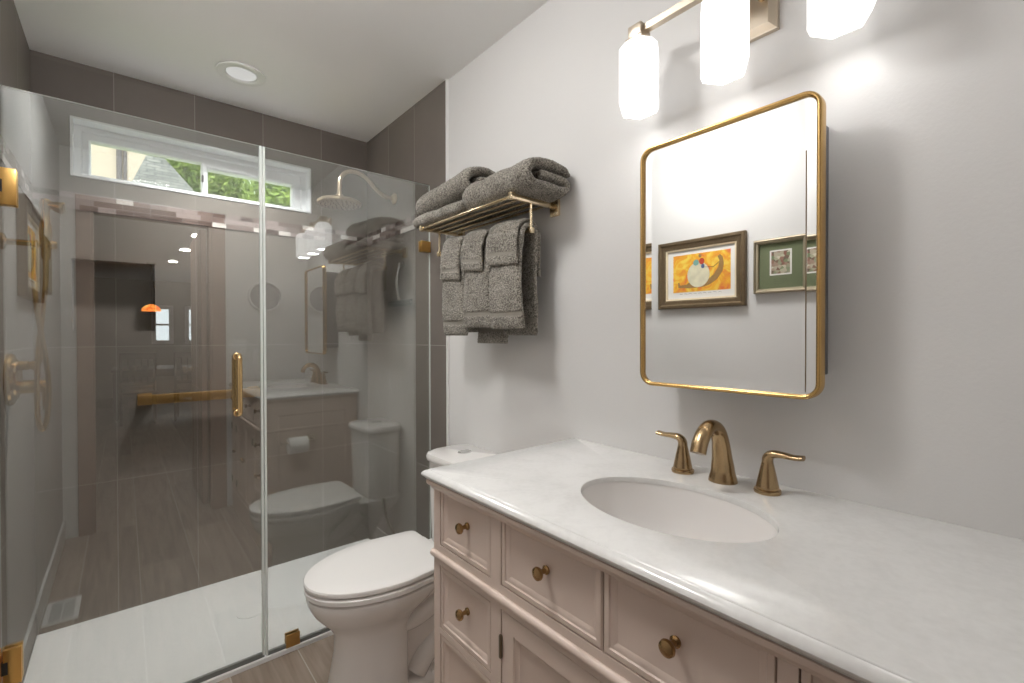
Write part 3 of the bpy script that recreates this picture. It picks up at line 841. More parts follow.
# ------------------------------------------------------------------ toilet
TY = 1.557
toi = thing('toilet', 'white elongated toilet with closed lid between the vanity and the shower', 'toilet', (.75, TY, 0))
def egg(xf, xb, hw, z, n=112, back=2.6, front=2.05, xm=None, taper=0):
    xm = xf + (xb-xf)*.60 if xm is None else xm
    out = []
    for i in range(n):
        a = 2*PI*i/n; c, s = math.cos(a), math.sin(a)
        if c < 0: e = front; L_ = xm-xf
        else: e = back; L_ = xb-xm
        x = xm + math.copysign(abs(c)**(2/e), c)*L_
        y = TY + math.copysign(abs(s)**(2/e), s)*hw
        if c > 0: y = TY + (y-TY)*(1-taper*(x-xm)/(xb-xm))
        out.append(Vector((x, y, z)))
    return out
bm = B()
rings = [egg(.492,.775,.112,.0005,back=4), egg(.490,.775,.113,.012,back=4), egg(.506,.77,.104,.06,back=4), egg(.532,.77,.098,.20,back=4), egg(.532,.775,.099,.262,back=4),
         egg(.515,.80,.112,.292,back=3.2), egg(.488,.835,.138,.322), egg(.466,.862,.160,.350), egg(.452,.885,.175,.378), egg(.446,.90,.1825,.400), egg(.447,.90,.182,.409), egg(.456,.895,.173,.4125)]
loft(bm, rings)
# rear trapway body, shelf under the tank, foot plate
def rr(x0, x1, hw, z, r): return [Vector((a, b, z)) for a, b in rrect((x0+x1)/2, TY, (x1-x0)/2, hw, r)]
loft(bm, [rr(.74,1.02,.060,.03,.03), rr(.74,1.01,.056,.10,.03), rr(.74,1.02,.062,.20,.03), rr(.74,1.06,.085,.30,.04), rr(.80,1.13,.120,.36,.05), rr(.82,1.14,.14,.40,.05), rr(.82,1.14,.14,.4115,.05)])
loft(bm, [rr(.70,1.03,.108,.0005,.04), rr(.70,1.03,.108,.022,.04), rr(.71,1.02,.098,.036,.04), rr(.73,1.0,.07,.046,.03)])
for s in (-1, 1):
    pts = smooth_path([(.80,TY+s*.055,.33),(.86,TY+s*.058,.30),(.93,TY+s*.056,.25),(.95,TY+s*.054,.19),(.90,TY+s*.056,.14),(.84,TY+s*.058,.10),(.80,TY+s*.058,.05)],6)
    tube(bm, pts, .040, 16)
    pts = smooth_path([(.735,TY+s*.05,.235),(.80,TY+s*.075,.262),(.87,TY+s*.095,.305),(.92,TY+s*.11,.36)],6)
    tube(bm, pts, interp([.03,.036,.036,.03],6), 14)
bowl = finish('bowl', bm, M['porcelain'], toi, 50)
for s in (-1, 1):
    bm = B(); lathe(bm, ((.015,0),(.015,.010),(.010,.017),(0,.019)), (.86, TY+s*.090, .030), n=20); finish('bolt_cap', bm, M['porcelain'], bowl)
bm = B()
rings = [egg(.452,.895,.175,.4165,back=12,taper=.12), egg(.441,.902,.1865,.4205,back=12,taper=.12), egg(.440,.902,.1868,.4345,back=12,taper=.12), egg(.445,.90,.182,.4385,back=12,taper=.12), egg(.50,.86,.13,.4385,back=6)]
loft(bm, rings); seat = finish('seat', bm, M['seat'], toi, 40)
bm = B()
rings = [egg(.457,.904,.171,.4435,back=16,taper=.12), egg(.440,.909,.1860,.4465,back=16,taper=.12), egg(.438,.910,.1875,.4560,back=16,taper=.12), egg(.441,.908,.1850,.4610,back=16,taper=.12), egg(.450,.902,.177,.4638,back=14,taper=.12), egg(.50,.86,.135,.4658,back=10,taper=.1), egg(.58,.80,.07,.4668,back=6)]
loft(bm, rings); finish('lid', bm, M['seat'], toi, 40)
for s in (-1,1):
    bm = B(); tube(bm, [(.915,TY+s*.095,.440),(.915,TY+s*.045,.440)], .013, 14); finish('lid_hinge', bm, M['seat'], toi)
bm = B()
loft(bm, [rr(.965,1.135,.125,.4125,.05), rr(.955,1.138,.132,.43,.055), rr(.950,1.142,.139,.60,.06), rr(.946,1.144,.143,.752,.065)])
tank = finish('tank', bm, M['porcelain'], toi, 50)
bm = B()
loft(bm, [rr(.942,1.147,.146,.7525,.07), rr(.935,1.150,.152,.757,.075), rr(.933,1.151,.153,.772,.075), rr(.938,1.150,.148,.784,.075), rr(.955,1.147,.131,.7885,.065)])
lid = finish('tank_lid', bm, M['porcelain'], toi, 50)
bm = B(); lathe(bm, ((.030,0),(.030,.004),(.026,.006),(0,.0062)), (1.055,TY,.7883), n=32, sx=.72)
finish('flush_button', bm, M['chrome'], lid)
bm = B(); tube(bm, smooth_path([(XR-.03,TY+.16,.16),(1.09,TY+.19,.17),(1.06,TY+.20,.24),(1.03,TY+.17,.33),(1.03,TY+.14,.415)],8), .006, 10)
lathe(bm, ((.025,0),(.025,.005),(.008,.010),(.008,.035),(.014,.036),(.014,.06),(0,.062)), (XR-.0125,TY+.16,.16), (-1,0,0), 18)
finish('supply_line', bm, M['steel'], toi)

# ------------------------------------------------------------------ mirror cabinet
MY0, MY1, MZ0, MZ1 = .303, .717, 1.132, 1.748
mir = thing('mirror_cabinet', 'mirrored medicine cabinet with thin gold rounded frame above the sink', 'mirror cabinet', (1.09, .51, MZ0))
bm = B(); box(bm, 1.066, XR-.0008, .322, .698, 1.178, 1.704, .002); finish('cabinet_box', bm, M['boxgrey'], mir)
mf = 1.040
def rr_out(hy, hz, r, n=8):
    pts = rrect((MY0+MY1)/2, (MZ0+MZ1)/2, hy, hz, r, n); return pts
def rr_norm(n=8):
    out = []
    for a0 in (0, PI/2, PI, 1.5*PI):
        for i in range(n+1):
            a = a0+PI/2*i/n; out.append((math.cos(a), math.sin(a)))
    return out
bm = B()
rO = .034
outl = rr_out((MY1-MY0)/2, (MZ1-MZ0)/2, rO)
prof = [(0,mf+.026),(0,mf+.004),(-.0015,mf+.001),(-.0045,mf),(-.0075,mf+.001),(-.0095,mf+.004),(-.0100,mf+.010),(-.0100,mf+.026)]
frame_sweep(bm, outl, rr_norm(), prof, lambda a,b,d: Vector((d, a, b)))
finish('frame', bm, M['gold'], mir, 40)
bm = B()
hy, hz = (MY1-MY0)/2-.0095, (MZ1-MZ0)/2-.0095
rings = [[Vector((x, a, b)) for a, b in rr_out(hy-i, hz-i, max(.026-i, .003))] for i, x in ((0, mf+.024), (0, mf+.0100), (.020, mf+.0110))]
loft(bm, rings); finish('mirror_glass', bm, M['silver'], mir, 0)
bm = B(); box(bm, mf+.0102, mf+.0112, MY0+.0285, MY0+.0305, MZ0+.012, 1.632); finish('painted_bevel_reflection', bm, M['framebronze'], mir, 0)  # thin brown strip standing in for a reflection along the mirror bevel

# ------------------------------------------------------------------ vanity light
vl = thing('vanity_light', 'three shade bronze vanity light above the mirror cabinet', 'wall light', (1.10, .495, 2.03))
bm = B()
pl = lambda a,b,d: Vector((XR-.0006-d, a, b))
rings = [[pl(.495-h,2.035-h,d), pl(.495+h,2.035-h,d), pl(.495+h,2.035+h,d), pl(.495-h,2.035+h,d)] for h, d in ((.075,0),(.075,.012),(.072,.014),(.060,.026),(.058,.026))]
loft(bm, rings); bp = finish('backplate', bm, M['nickel'], vl, 0)
bm = B(); lathe(bm, ((.009,0),(.009,.012),(.005,.016),(0,.017)), (XR-.0266,.447,2.035), (-1,0,0), 16); finish('finial', bm, M['brass'], bp)
BX = 1.045; BZ = 2.060
bm = B(); box(bm, BX, XR-.026, .483, .507, BZ-.010, BZ+.010, .001); box(bm, BX-.009, BX+.009, .27, .73, BZ-.009, BZ+.009, .001)
finish('bar', bm, M['nickel'], vl, 0)
for y in (.722, .497, .275):
    bm = B(); box(bm, BX-.022, BX+.022, y-.020, y+.020, 2.040, BZ+.012, .002); box(bm, BX-.026, BX+.026, y-.026, y+.026, 2.031, 2.041, .002)
    cp = finish('shade_cap', bm, M['nickel'], vl)
    bm = B()
    def hexr(r, z): return [Vector((BX+r*math.cos(PI/6+PI/3*i), y+r*math.sin(PI/6+PI/3*i), z)) for i in range(6)]
    loft(bm, [hexr(.038,2.0305), hexr(.056,2.008), hexr(.056,1.868), hexr(.050,1.852), hexr(.040,1.850)])
    for f in bm.faces:
        if f.calc_center_median().z < 1.8505: f.material_index = 1
    finish('shade', bm, [M['shade'], M['shade_bottom']], cp, 0)

# ------------------------------------------------------------------ towel rack and towels
RY0, RY1, RXF, RZ = 1.133, 1.712, .952, 1.706
rk = thing('towel_rack', 'pale gold wall towel rack with shelf and hanging bar beside the shower', 'towel rack', (1.05, 1.42, RZ))
bm = B()
for i, x in enumerate((RXF, .992, 1.032, 1.072, 1.112)):
    tube(bm, [(x, RY0, RZ), (x, RY1, RZ)], .0055 if i == 0 else .0042, 12, side=(0,0,1))
finish('shelf_rails', bm, M['pale_gold'], rk)
for y in (RY0, RY1):
    bm = B(); box(bm, RXF-.009, XR-.012, y-.0065, y+.0065, RZ-.009, RZ+.009, .002); box(bm, XR-.013, XR-.0006, y-.02, y+.02, RZ-.032, RZ+.024, .002)
    box(bm, RXF-.011, RXF+.009, y-.009, y+.009, RZ-.011, RZ+.013, .003)
    finish('side_arm', bm, M['pale_gold'], rk)
HBX, HBZ = 1.034, 1.609
for y in (RY0, RY1):
    bm = B(); tube(bm, [(HBX, y, RZ-.008), (HBX, y, HBZ)], .0045, 12, side=(1,0,0)); box(bm, HBX-.0085, HBX+.0085, y-.0085, y+.0085, HBZ-.0095, HBZ+.010, .002)
    finish('drop_post', bm, M['pale_gold'], rk)
bm = B(); tube(bm, [(HBX, RY0, HBZ), (HBX, RY1, HBZ)], .0055, 12, side=(0,0,1)); finish('hanging_bar', bm, M['pale_gold'], rk)

def path_resample(pts, step):
    pts = [Vector((p[0], p[1])) for p in pts]
    out = [pts[0]]; acc = 0; cum = [0]
    for a, b in zip(pts, pts[1:]): cum.append(cum[-1]+(b-a).length)
    n = max(2, int(cum[-1]/step)); res = []; j = 0
    for i in range(n+1):
        s = cum[-1]*i/n
        while j < len(pts)-2 and cum[j+1] < s: j += 1
        seg = cum[j+1]-cum[j]; t = (s-cum[j])/seg if seg > 1e-9 else 0
        res.append(pts[j].lerp(pts[j+1], t))
    return res, cum[-1]
def cloth(name, path2d, y0, y1, thick, bands=(), wob=.004, seed=0, step=.0036, flare=0.0, fuzz=.0028, tilt=None, soft=1.0):
    """thick soft sheet whose section follows path2d in XZ, spanning y0..y1"""
    p3 = smooth_path([(a, b, 0) for a, b in path2d], 8)
    pts, ln = path_resample(p3, step)
    k = len(pts); ny = max(6, int((y1-y0)/step))
    bm = B(); rings = []
    zmin = min(p[1] for p in pts)
    for i in range(k):
        t = (pts[min(i+1,k-1)]-pts[max(i-1,0)]).normalized(); nn = Vector((-t.y, t.x))
        s = ln*i/(k-1); e = min(s, ln-s)
        endf = min(1.0, .35 + .65*math.sqrt(min(1, e/(thick*.55))))
        bandf = 1.0
        for b0, b1 in bands:
            if b0 < e < b1: bandf = .72
        front, back = [], []
        for j in range(ny+1):
            f = j/ny
            ed = min(f, 1-f)*(y1-y0)
            q = min(1, ed/(thick*soft)); edge = .22+.78*math.sqrt(max(0, 1-(1-q)**2))
            y = y0+(y1-y0)*f
            fl = flare*(1-min(1, e/.25))
            y += (f-.5)*fl
            w = noise.noise(Vector((y*9+seed*7.3, pts[i].x*7, pts[i].y*5+seed)))*wob + noise.noise(Vector((y*26+seed, pts[i].x*11, pts[i].y*16)))*wob*.45
            y += noise.noise(Vector((seed*3.1, s*7, f*3)))*wob*1.2
            h = thick/2*endf*edge*bandf
            c = pts[i] + nn*w
            if tilt: c = c + Vector((0, tilt*(f-.5)))
            fz1 = noise.noise(Vector((y*210, s*210, seed*1.7)))*fuzz*(.35 if bandf < 1 else 1); fz2 = noise.noise(Vector((y*210, s*210, seed*2.9+50)))*fuzz
            a = c + nn*(h+fz1); b = c - nn*(h+fz2)
            front.append(Vector((a.x, y, a.y))); back.append(Vector((b.x, y, b.y)))
        rings.append((front + list(reversed(back)), bandf < 1))
    vr = loft(bm, [r for r, _ in rings])
    bm.faces.ensure_lookup_table()
    n = len(rings[0][0])
    for i in range(k-1):
        if rings[i][1] and rings[i+1][1]:
            for j in range(n): bm.faces[i*n+j].material_index = 1
    return finish(name, bm, [M['towel'], M['towelband']], None, 180)
def drape(xf, xb, zt, zf, zb, bulge=.010):
    r = (xb-xf)/2; xm = (xf+xb)/2
    p = [(xf-.002, zf), (xf-bulge, zf+(zt-zf)*.3), (xf-bulge*.6, zf+(zt-zf)*.65), (xf, zt-r*1.1)]
    for a in (150, 120, 90, 60, 30): p.append((xm+r*math.cos(math.radians(a)), zt-r+r*math.sin(math.radians(a))))
    p += [(xb, zt-r*1.1), (xb+bulge*.3, zb+(zt-zb)*.5), (xb, zb)]
    return p
big = [(1.466,1.612,1.262,1.275,'far'), (1.302,1.462,1.292,1.232,'mid'), (1.140,1.298,1.285,1.262,'near')]
big_lab = ['long grey bath towel hanging on the rack bar, farthest from the mirror', 'long grey bath towel hanging on the rack bar between two other long towels', 'long grey bath towel hanging on the rack bar, nearest the mirror']
sm_lab = ['short grey hand towel draped over the hanging bath towel nearest the shower glass', 'short grey hand towel draped over the middle hanging bath towel', 'short grey hand towel draped over the hanging bath towel nearest the mirror']
for i, (y0, y1, zf, zb, w) in enumerate(big):
    o = cloth('bath_towel', drape(HBX-.030, HBX+.030, HBZ+.0165, zf, zb, .014), y0, y1, .023, bands=((.040,.058),), seed=3+i, flare=.014, wob=.007, soft=1.4)
    tag(o, big_lab[i], 'towel', 'long bath towels hanging on the rack')
sm = [(1.478,1.600,1.478,1.50), (1.330,1.452,1.498,1.50), (1.148,1.292,1.500,1.468)]
for i, (y0, y1, zf, zb) in enumerate(sm):
    o = cloth('hand_towel', drape(HBX-.052, HBX+.051, HBZ+.0385, zf, zb, .006), y0, y1, .017, bands=((.030,.046),), seed=13+i, flare=.012, wob=.007, soft=1.6, tilt=.012)
    tag(o, sm_lab[i], 'towel', 'short hand towels draped over the hanging towels')
def fold(xf, xb, z0, layers, th):
    p = []
    for l in range(layers):
        z = z0 + th*(l+.5)
        xs = (xb, xf) if l % 2 == 0 else (xf, xb)
        ins = .012*l
        a, b = xs[0], xs[1]
        p += [(a+(ins if a == xf else -ins), z), ((a*2+b)/3, z+.002), ((a+b*2)/3, z+.002), (b+(ins if b == xf else -ins), z)]
        if l < layers-1:
            q = b - .010 if b == xf else b + .010
            p.append((q, z+th*.5))
    return p
RT = RZ+.0062
def spiral(x0, x1, z0, th):
    a, b, c = z0+th*.5, z0+th*1.52, z0+th*2.5
    return [(x0+.045,b),(x0+.085,b+.002),(x1-.035,b),(x1-.012,(a+b)/2),(x1-.03,a),((x0+x1)/2,a),(x0+.025,a),(x0+.002,(a+b)/2+.004),(x0+.004,b+.006),(x0+.030,c-.006),((x0+x1)/2,c+.006),(x1-.03,c),(x1-.006,c-th*.55)]
tw = cloth('folded_towel', fold(.956,1.118,RT+.002,2,.026), 1.408, 1.772, .028, seed=31, wob=.006, step=.0045)
tag(tw, 'folded grey towel lying on the rack shelf under another folded towel', 'towel', 'folded towels on the rack shelf')
tw = cloth('folded_towel', spiral(.960,1.118,RT+.058,.036), 1.392, 1.776, .037, seed=37, wob=.010, step=.0045, tilt=-.030, soft=1.3)
tag(tw, 'folded grey towel on top of another folded towel at the far end of the rack', 'towel', 'folded towels on the rack shelf')
tw = cloth('folded_towel', spiral(.950,1.138,RT+.003,.0345), 1.046, 1.398, .0355, seed=41, wob=.008, step=.0045, tilt=-.008, soft=1.3)
tag(tw, 'thick folded grey towel on the rack shelf end nearest the mirror', 'towel', 'folded towels on the rack shelf')

# ------------------------------------------------------------------ things on the rear and left walls (seen in the glass and the mirror)
t = thing('wall_clock', 'round grey wall clock on the white wall beside the doorway', 'clock', (.837, YR, 1.565))
cy_ = YR; R_ = .118
bm = B(); lathe(bm, ((R_,.0005),(R_+.002,.02),(R_,.034),(R_-.010,.036),(R_-.014,.026),(R_-.014,.012),(0,.012)), (.837,cy_,1.565), (0,1,0), 48); finish('rim', bm, M['clockrim'], t)
bm = B(); lathe(bm, ((R_-.0145,.0125),(R_-.0145,.014),(0,.0142)), (.837,cy_,1.565), (0,1,0), 48); f_ = finish('dial', bm, M['clockface'], t)
for i in range(12):
    bm = B(); a = 2*PI*i/12; r0, r1 = (.078,.095) if i % 3 == 0 else (.085,.095)
    tube(bm, [(.837+r0*math.sin(a), cy_+.0148, 1.565+r0*math.cos(a)), (.837+r1*math.sin(a), cy_+.0148, 1.565+r1*math.cos(a))], .0016, 6, side=(0,1,0))
    finish('hour_mark', bm, M['ink'], f_)
for nm, a, l, w in (('hour_hand', math.radians(-14), .052, .003), ('minute_hand', math.radians(193), .080, .0022)):
    bm = B(); tube(bm, [(.837-.012*math.sin(a), cy_+.0185, 1.565-.012*math.cos(a)), (.837+l*math.sin(a), cy_+.0185, 1.565+l*math.cos(a))], w, 8, side=(0,1,0)); finish(nm, bm, M['ink'], t)

t = thing('switch_plate', 'white two-toggle light switch plate on the wall beside the doorway', 'light switch', (.65, YR, 1.18))
bm = B(); box(bm, .595,.709, YR+.0003, YR+.006, 1.122,1.238, .002); sp = finish('plate', bm, M['plate'], t)
for x in (.628,.676):
    bm = B(); box(bm, x-.005,x+.005, YR+.005, YR+.016, 1.176,1.192,.001); finish('toggle', bm, M['plate'], t)
t = thing('outlet_plate', 'white wall outlet plate between the switch plate and the vanity wall', 'outlet', (.79, YR, 1.10))
bm = B(); box(bm, .757,.829, YR+.0003, YR+.006, 1.04,1.156, .002); finish('plate', bm, M['plate'], t)
for z in (1.075,1.121):
    bm = B(); box(bm, .776,.810, YR+.0055, YR+.0075, z-.014,z+.014,.001); sk = finish('socket', bm, M['plate'], t)
    bm = B(); box(bm, .785,.787, YR+.007,YR+.0080,z-.004,z+.006); box(bm, .799,.801, YR+.007,YR+.0080,z-.004,z+.006); finish('slots', bm, M['dark'], sk, 0)

# toilet paper on the vanity end
t = thing('paper_holder', 'bronze toilet paper holder on the vanity end panel', 'paper holder', (.78, VY1+.03, .64))
yv = VY1+.0065
bm = B(); box(bm, .842,.892, yv,yv+.012, .618,.668,.003); box(bm, .858,.876, yv+.011,yv+.058, .634,.652,.003); tube(bm, [(.868,yv+.058,.643),(.69,yv+.058,.643)], .006, 12, side=(0,0,1)); lathe(bm, ((.010,0),(.010,.006),(0,.008)), (.69,yv+.058,.643), (-1,0,0), 16)
finish('arm', bm, M['nickel'], t)
bm = B()
lathe(bm, ((.020,0),(.046,0),(.047,.002),(.047,.100),(.046,.102),(.020,.102),(.020,0)), (.722,yv+.058,.6235), (1,0,0), 36, cap=False)
tag(finish('toilet_paper_roll', bm, M['paper'], None, 40), 'white toilet paper roll on the holder at the vanity end', 'toilet paper')

# floor register
t = thing('floor_vent', 'painted metal floor vent by the left wall baseboard', 'vent', (-.23,1.02,0))
bm = B(); miter_rect(-.284,-.166,.905,1.135,((0,.0006),(0,.003),(.003,.005),(.018,.005),(.018,.0006)), lambda a,b,d: Vector((a,b,d)), bm); finish('vent_frame', bm, M['vent'], t, 0)
bm = B(); box(bm,-.267,-.183,.922,1.118,.0005,.0012); finish('duct', bm, M['ventdark'], t, 0)
bm = B()
for i in range(12): y = .935+i*.0155; box(bm,-.267,-.183,y-.003,y+.003,.002,.0045)
box(bm,-.227,-.223,.922,1.118,.002,.0046); finish('louvers', bm, M['vent'], t, 0)

# pictures on the left wall
def pic_frame(name, label, y0, y1, z0, z1, w, fm, liner, matm, opening):
    t = thing(name, label, 'picture', (XL, (y0+y1)/2, (z0+z1)/2), 'framed pictures on the left wall')
    pl = lambda a,b,d: Vector((XL+d, a, b))
    bm = B(); miter_rect(y0,y1,z0,z1,((0,.0006),(0,.022),(.004,.027),(w*.35,.028),(w*.5,.021),(w*.85,.019),(w,.013),(w,.0006)), pl, bm); finish('frame', bm, fm, t, 20)
    if liner:
        bm = B(); miter_rect(y0+w-.001,y1-w+.001,z0+w-.001,z1-w+.001,((0,.004),(0,.016),(.009,.013),(.009,.004)), pl, bm); finish('fillet', bm, M['fillet'], t, 0)
    bm = B()
    box(bm, XL+.0008, XL+.0065, y0+w-.001, y1-w+.001, z0+w-.001, z1-w+.001); finish('mat_board', bm, matm, t, 0)
    return t
def flat_poly(bm, pts, x, th=.0008):
    """thin raised paint layer on the print: points as (y, z)"""
    a = [Vector((x, p[0], p[1])) for p in pts]; b = [Vector((x+th, p[0], p[1])) for p in pts]
    loft(bm, [a, b])
t = pic_frame('picture_frame', 'framed orange picture of a snail with a rider, bronze frame, opposite the mirror', 1.022, 1.512, 1.410, 1.786, .047, M['framebronze'], True, M['mat_white'], None)
py0, py1, pz0, pz1 = 1.100, 1.424, 1.500, 1.707
bm = B(); box(bm, XL+.0064, XL+.0072, py0, py1, pz0, pz1); finish('print', bm, M['sunset'], t, 0)
XP = XL+.0071
# in the mirror the snail faces right: larger y is the mirror's left side
def S_(u, v): return (py1 - u*(py1-py0), pz0 + v*(pz1-pz0))
bm = B()
body = [(.10,.13),(.09,.26),(.115,.27),(.13,.19),(.25,.20),(.30,.26),(.36,.33),(.60,.26),(.72,.40),(.80,.58),(.82,.74),(.79,.86),(.83,.90),(.87,.83),(.89,.66),(.87,.47),(.78,.28),(.66,.16),(.55,.11),(.3,.10)]
flat_poly(bm, [S_(*p) for p in body], XP); finish('snail_body', bm, M['snail_body'], t, 0)
bm = B(); flat_poly(bm, [S_(.46+.195*math.cos(2*PI*i/32), .44+.33*math.sin(2*PI*i/32)) for i in range(32)], XP, .0012); finish('snail_shell', bm, M['snail_shell'], t, 0)
for nm, mt, (u, v, a, b) in (('rider_coat','red',(.52,.78,.045,.085)), ('rider_head','snail_body',(.49,.93,.025,.05)), ('rider_leg','blue',(.54,.65,.03,.06)), ('rider_bag','teal',(.42,.76,.05,.08))):
    bm = B(); flat_poly(bm, [S_(u+a*math.cos(2*PI*i/16), v+b*math.sin(2*PI*i/16)) for i in range(16)], XP, .0016); finish(nm, bm, M[mt], t, 0)
bm = B(); tube(bm, [Vector((XP+.001,*S_(.55,.62))), Vector((XP+.001,*S_(.72,.60))), Vector((XP+.001,*S_(.82,.72)))], .0012, 6); finish('reins', bm, M['ink'], t)
bm = B()
for i in range(9):
    u = .12+i*.085; tube(bm, [Vector((XL+.0068,*S_(u,-.055+.01*(i%2)))), Vector((XL+.0068,*S_(u+.03,-.040))), Vector((XL+.0068,*S_(u+.055,-.058)))], .0007, 5)
finish('pencil_note', bm, M['ink'], t)
t = pic_frame('picture_frame', 'framed small print with wide green mat, champagne frame, opposite the mirror', .746, .982, 1.464, 1.724, .022, M['framegold'], False, M['mat_green'], None)
bm = B(); box(bm, XL+.0064, XL+.0074, .816,.912,1.548,1.668); pp = finish('print_border', bm, M['mat_white'], t, 0)
bm = B(); box(bm, XL+.0073, XL+.0080, .823,.905,1.555,1.661); finish('print', bm, M['miniature'], pp, 0)
bm = B()
for r, (ln, nn) in enumerate(((.05,5),(.06,6),(.04,4))):
    for i in range(nn):
        y = .892-i*.0115; z = 1.527-r*.010
        tube(bm, [(XL+.0068,y,z),(XL+.0068,y-.004,z+.003),(XL+.0068,y-.008,z)], .0005, 5)
finish('caption', bm, M['ink'], t)

# ------------------------------------------------------------------ the room beyond the doorway
HX0, HX1, HY0, HY1 = -1.6, 2.8, -8.5, YR-.12
bm = B(); box(bm, HX0-.1, HX1+.1, HY0-.1, HY1, -.12, 0); struct('floor_hall', bm, M['plank'])
bm = B(); box(bm, HX0-.1, HX1+.1, HY0-.1, HY1, CZ, CZ+.12); struct('ceiling_hall', bm, M['ceil'])
bm = B(); box(bm, HX0-.1, HX0, HY0-.1, HY1, 0, CZ); struct('wall_hall_left', bm, M['hallwall'])
bm = B(); box(bm, HX1, HX1+.1, HY0-.1, HY1, 0, CZ); struct('wall_hall_right', bm, M['hallwall'])
bm = B(); box(bm, HX0-.1, XL-.12, HY1, HY1+.1, 0, CZ); box(bm, XR+.12, HX1+.1, HY1, HY1+.1, 0, CZ); struct('wall_hall_near', bm, M['hallwall'])
hw = [(.50,.78,1.14,1.87), (1.08,1.36,1.14,1.87)]
bm = B()
xs = sorted({HX0,HX1} | {h[0] for h in hw} | {h[1] for h in hw}); zs = sorted({0,CZ,1.14,1.87})
grid_wall(bm, xs, zs, hw, HY0); grid_wall(bm, xs, zs, hw, HY0-.1)
for a0,a1,b0,b1 in hw:
    y0, y1 = HY0-.1, HY0
    quad(bm,(a0,y0,b0),(a0,y1,b0),(a0,y1,b1),(a0,y0,b1)); quad(bm,(a1,y0,b0),(a1,y1,b0),(a1,y1,b1),(a1,y0,b1)); quad(bm,(a0,y0,b0),(a1,y0,b0),(a1,y1,b0),(a0,y1,b0)); quad(bm,(a0,y0,b1),(a1,y0,b1),(a1,y1,b1),(a0,y1,b1))
struct('wall_hall_back', bm, M['hallwall'])
for i, (a0,a1,b0,b1) in enumerate(hw):
    bm = B(); miter_rect(a0,a1,b0,b1,((-.05,HY0+.012),(-.05,HY0+.0004),(.0,HY0+.0004),(.0,HY0-.06),(.03,HY0-.06),(.03,HY0-.03),(.004,HY0-.03),(.004,HY0+.012)), lambda a,b,d: Vector((a,d,b)), bm)
    box(bm, a0+.02, a1-.02, HY0-.055, HY0-.03, (b0+b1)/2-.02, (b0+b1)/2+.02)
    w_ = struct('window_%d' % (i+2), bm, M['white'])
    bm = B(); box(bm, a0+.02,a1-.02,HY0-.050,HY0-.045,b0+.02,b1-.02); finish('window_pane', bm, M['pane'], w_, 0)
labs = ['lit hall downlight nearest the bathroom doorway', 'lit hall downlight, middle one of the row', 'lit hall downlight nearest the dining table']
for i, (x, y) in enumerate(((.655,-2.47),(.635,-3.6),(.59,-4.9))):
    downlight('hall_downlight', labs[i], (x, y, CZ), M['hall_lens'], .085, 'hall ceiling downlights')
    light('hall_light', 'AREA', (x, y, CZ-.03), HALL_W, size=.12, color=(1,.93,.84))
downlight('hall_fill_light', 'wide added ceiling light, unseen outside the doorway, that fills the bathroom', (.15, -.80, CZ), M['hall_lens'], .22)  # lamp added out of sight above the door head, spills soft light inside
light('entry_fill_light', 'AREA', (.15, -.80, CZ-.03), ENTRY_FILL_W, size=.4, color=(1,.97,.94))  # added fill through the doorway
t = thing('pendant_lamp', 'stained glass pendant lamp hanging over the dining table', 'pendant lamp', (.345,-5.55,1.72))
bm = B(); lathe(bm, ((.125,-.055),(.13,-.045),(.115,.0),(.08,.03),(.04,.052),(.02,.058)), (.345,-5.55,1.72), n=32, cap=False)
finish('lamp_shade', bm, M['lampglass'], t)
bm = B(); tube(bm, [(.345,-5.55,1.775),(.345,-5.55,CZ-.02)], .006, 8); lathe(bm, ((.06,0),(.06,-.02),(.02,-.03)), (.345,-5.55,CZ-.0005), n=24); finish('stem', bm, M['steel'], t)
t = thing('dining_table', 'dark wooden dining table under the pendant lamp', 'table', (.45,-5.55,0))
bm = B(); box(bm, -.15,1.05,-6.1,-5.0,.715,.75,.006); box(bm,-.08,.98,-6.03,-5.07,.63,.715); finish('tabletop', bm, M['darkwood'], t)
for x in (-.1,1.0):
    for y in (-6.05,-5.05):
        bm = B(); loft(bm, [[Vector((x+a*s,y+b*s,z)) for a,b in ((-1,-1),(1,-1),(1,1),(-1,1))] for s,z in ((.022,.0005),(.035,.70))]); finish('leg', bm, M['darkwood'], t, 0)
def chair(loc, rz, label):
    t = thing('dining_chair', label, 'chair', (0,0,0), 'dining chairs round the table')
    bm = B(); box(bm, -.22,.22,-.21,.21,.43,.465,.01); finish('seat', bm, M['darkwood'], t)
    for s in (-1,1):
        bm = B(); tube(bm, [(s*.19,.18,.0005),(s*.19,.18,.43)], [.014,.02], 8); finish('leg', bm, M['darkwood'], t)
        bm = B(); tube(bm, smooth_path([(s*.19,-.24,.0005),(s*.19,-.19,.44),(s*.19,-.21,.75),(s*.185,-.26,1.02)],5), .017, 8); finish('leg', bm, M['darkwood'], t)
    bm = B()
    box(bm, -.19,.19,-.268,-.245,.93,1.02,.006); box(bm,-.19,.19,-.222,-.202,.55,.60,.004)
    for x in (-.11,-.037,.037,.11): tube(bm, [(x,-.212,.58),(x,-.222,.75),(x,-.256,.95)], .009, 6)
    finish('backrest', bm, M['darkwood'], t)
    t.location = loc; t.rotation_euler = (0,0,rz)
    return t
c0 = chair((.15,-4.72,0), PI, 'dark slat-back dining chair at the near table side, under the pendant lamp')
dup(c0, (.80,-4.70,0), 'dark slat-back dining chair at the near table side, by the table corner', PI+.15)
dup(c0, (1.30,-5.55,0), 'dark slat-back dining chair at the table end', PI/2)

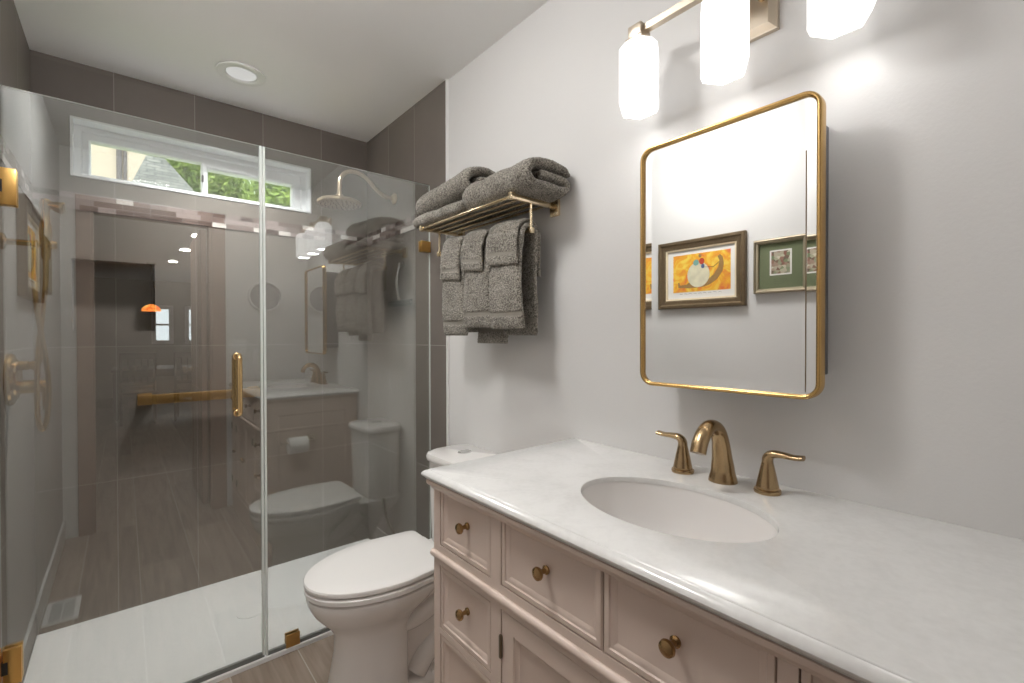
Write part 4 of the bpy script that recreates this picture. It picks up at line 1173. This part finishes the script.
# ------------------------------------------------------------------ outdoors beyond the shower window
bm = B(); box(bm, -14, 16, YB+.3, 30, -.6, -.5); struct('ground', bm, M['leaf'])
t = thing('neighbour_house', 'cream stucco house with grey shingle roof outside the window', 'house', (0,8.5,0))
bm = B(); box(bm, -6, .45, 9.9, 11.5, -.5, 6.5); finish('wall', bm, M['stucco'], t, 0)
bm = B(); tube(bm, [(-.04,9.86,-.5),(-.04,9.86,6.4)], .035, 12); finish('downspout', bm, M['downspout'], t)
bm = B(); box(bm, .012,.058, 9.87,9.9, -.5,6.4,.01); finish('corner_trim', bm, M['downspout'], t)
bm = B(); uv = bm.loops.layers.uv.new('UVMap')
def roof_face(pts, o, du, dv):
    vs = [bm.verts.new(p) for p in pts]; f = bm.faces.new(vs)
    for l in f.loops:
        d = l.vert.co - Vector(o); l[uv].uv = (d.dot(Vector(du)), d.dot(Vector(dv)))
A_, B_, C_, D_, T_ = (-.08,7.4,2.74), (1.11,7.4,2.74), (1.11,9.85,2.74), (-.08,9.85,2.74), (.335,8.6,4.07)
roof_face([A_,B_,T_], A_, (1,0,0), Vector((0,1.2,1.33)).normalized())
roof_face([B_,C_,T_], B_, (0,1,0), Vector((-.775,0,1.33)).normalized())
roof_face([C_,D_,T_], C_, (1,0,0), Vector((0,-1.25,1.33)).normalized())
roof_face([D_,A_,T_], D_, (0,1,0), Vector((.415,0,1.33)).normalized())
roof_face([A_,D_,C_,B_], A_, (1,0,0), (0,1,0))
finish('roof', bm, M['shingle'], t, 0)
bm = B(); box(bm, .0,1.03,7.5,9.8,-.5,2.735); finish('turret_wall', bm, M['stucco'], t, 0)
def tree(label, x, y, z, r, n, seed):
    rnd = random.Random(seed)
    t = thing('tree', label, 'tree', (x,y,-.5), 'trees outside the window')
    bm = B(); tube(bm, [(x,y,-.5),(x+.1,y,z*.5),(x-.05,y+.1,z)], [.16,.12,.06], 10); finish('trunk', bm, M['trunk'], t)
    bm = B()
    for i in range(n):
        d = Vector((rnd.gauss(0,1), rnd.gauss(0,1), rnd.gauss(0,1))).normalized()*r*(rnd.random()**.45)
        c = Vector((x,y,z))+Vector((d.x, d.y, d.z*.85))
        s = .05+.05*rnd.random()
        a = Vector((rnd.gauss(0,1), rnd.gauss(0,1), rnd.gauss(0,1))).normalized(); b = a.orthogonal().normalized(); 
        k = a.cross(b)
        vs = [bm.verts.new(c+a*s), bm.verts.new(c+b*s*.45+k*.012), bm.verts.new(c-a*s), bm.verts.new(c-b*s*.45+k*.012)]
        bm.faces.new(vs)
    fo = finish('foliage', bm, M['leaf'], t, 0); fo['kind'] = 'stuff'
tree('leafy green tree behind the shingle roof', 1.45, 13.5, 4.9, 1.25, 9000, 1)
tree('leafy green tree filling the right window sash', 3.35, 11.6, 4.0, 1.45, 12000, 2)
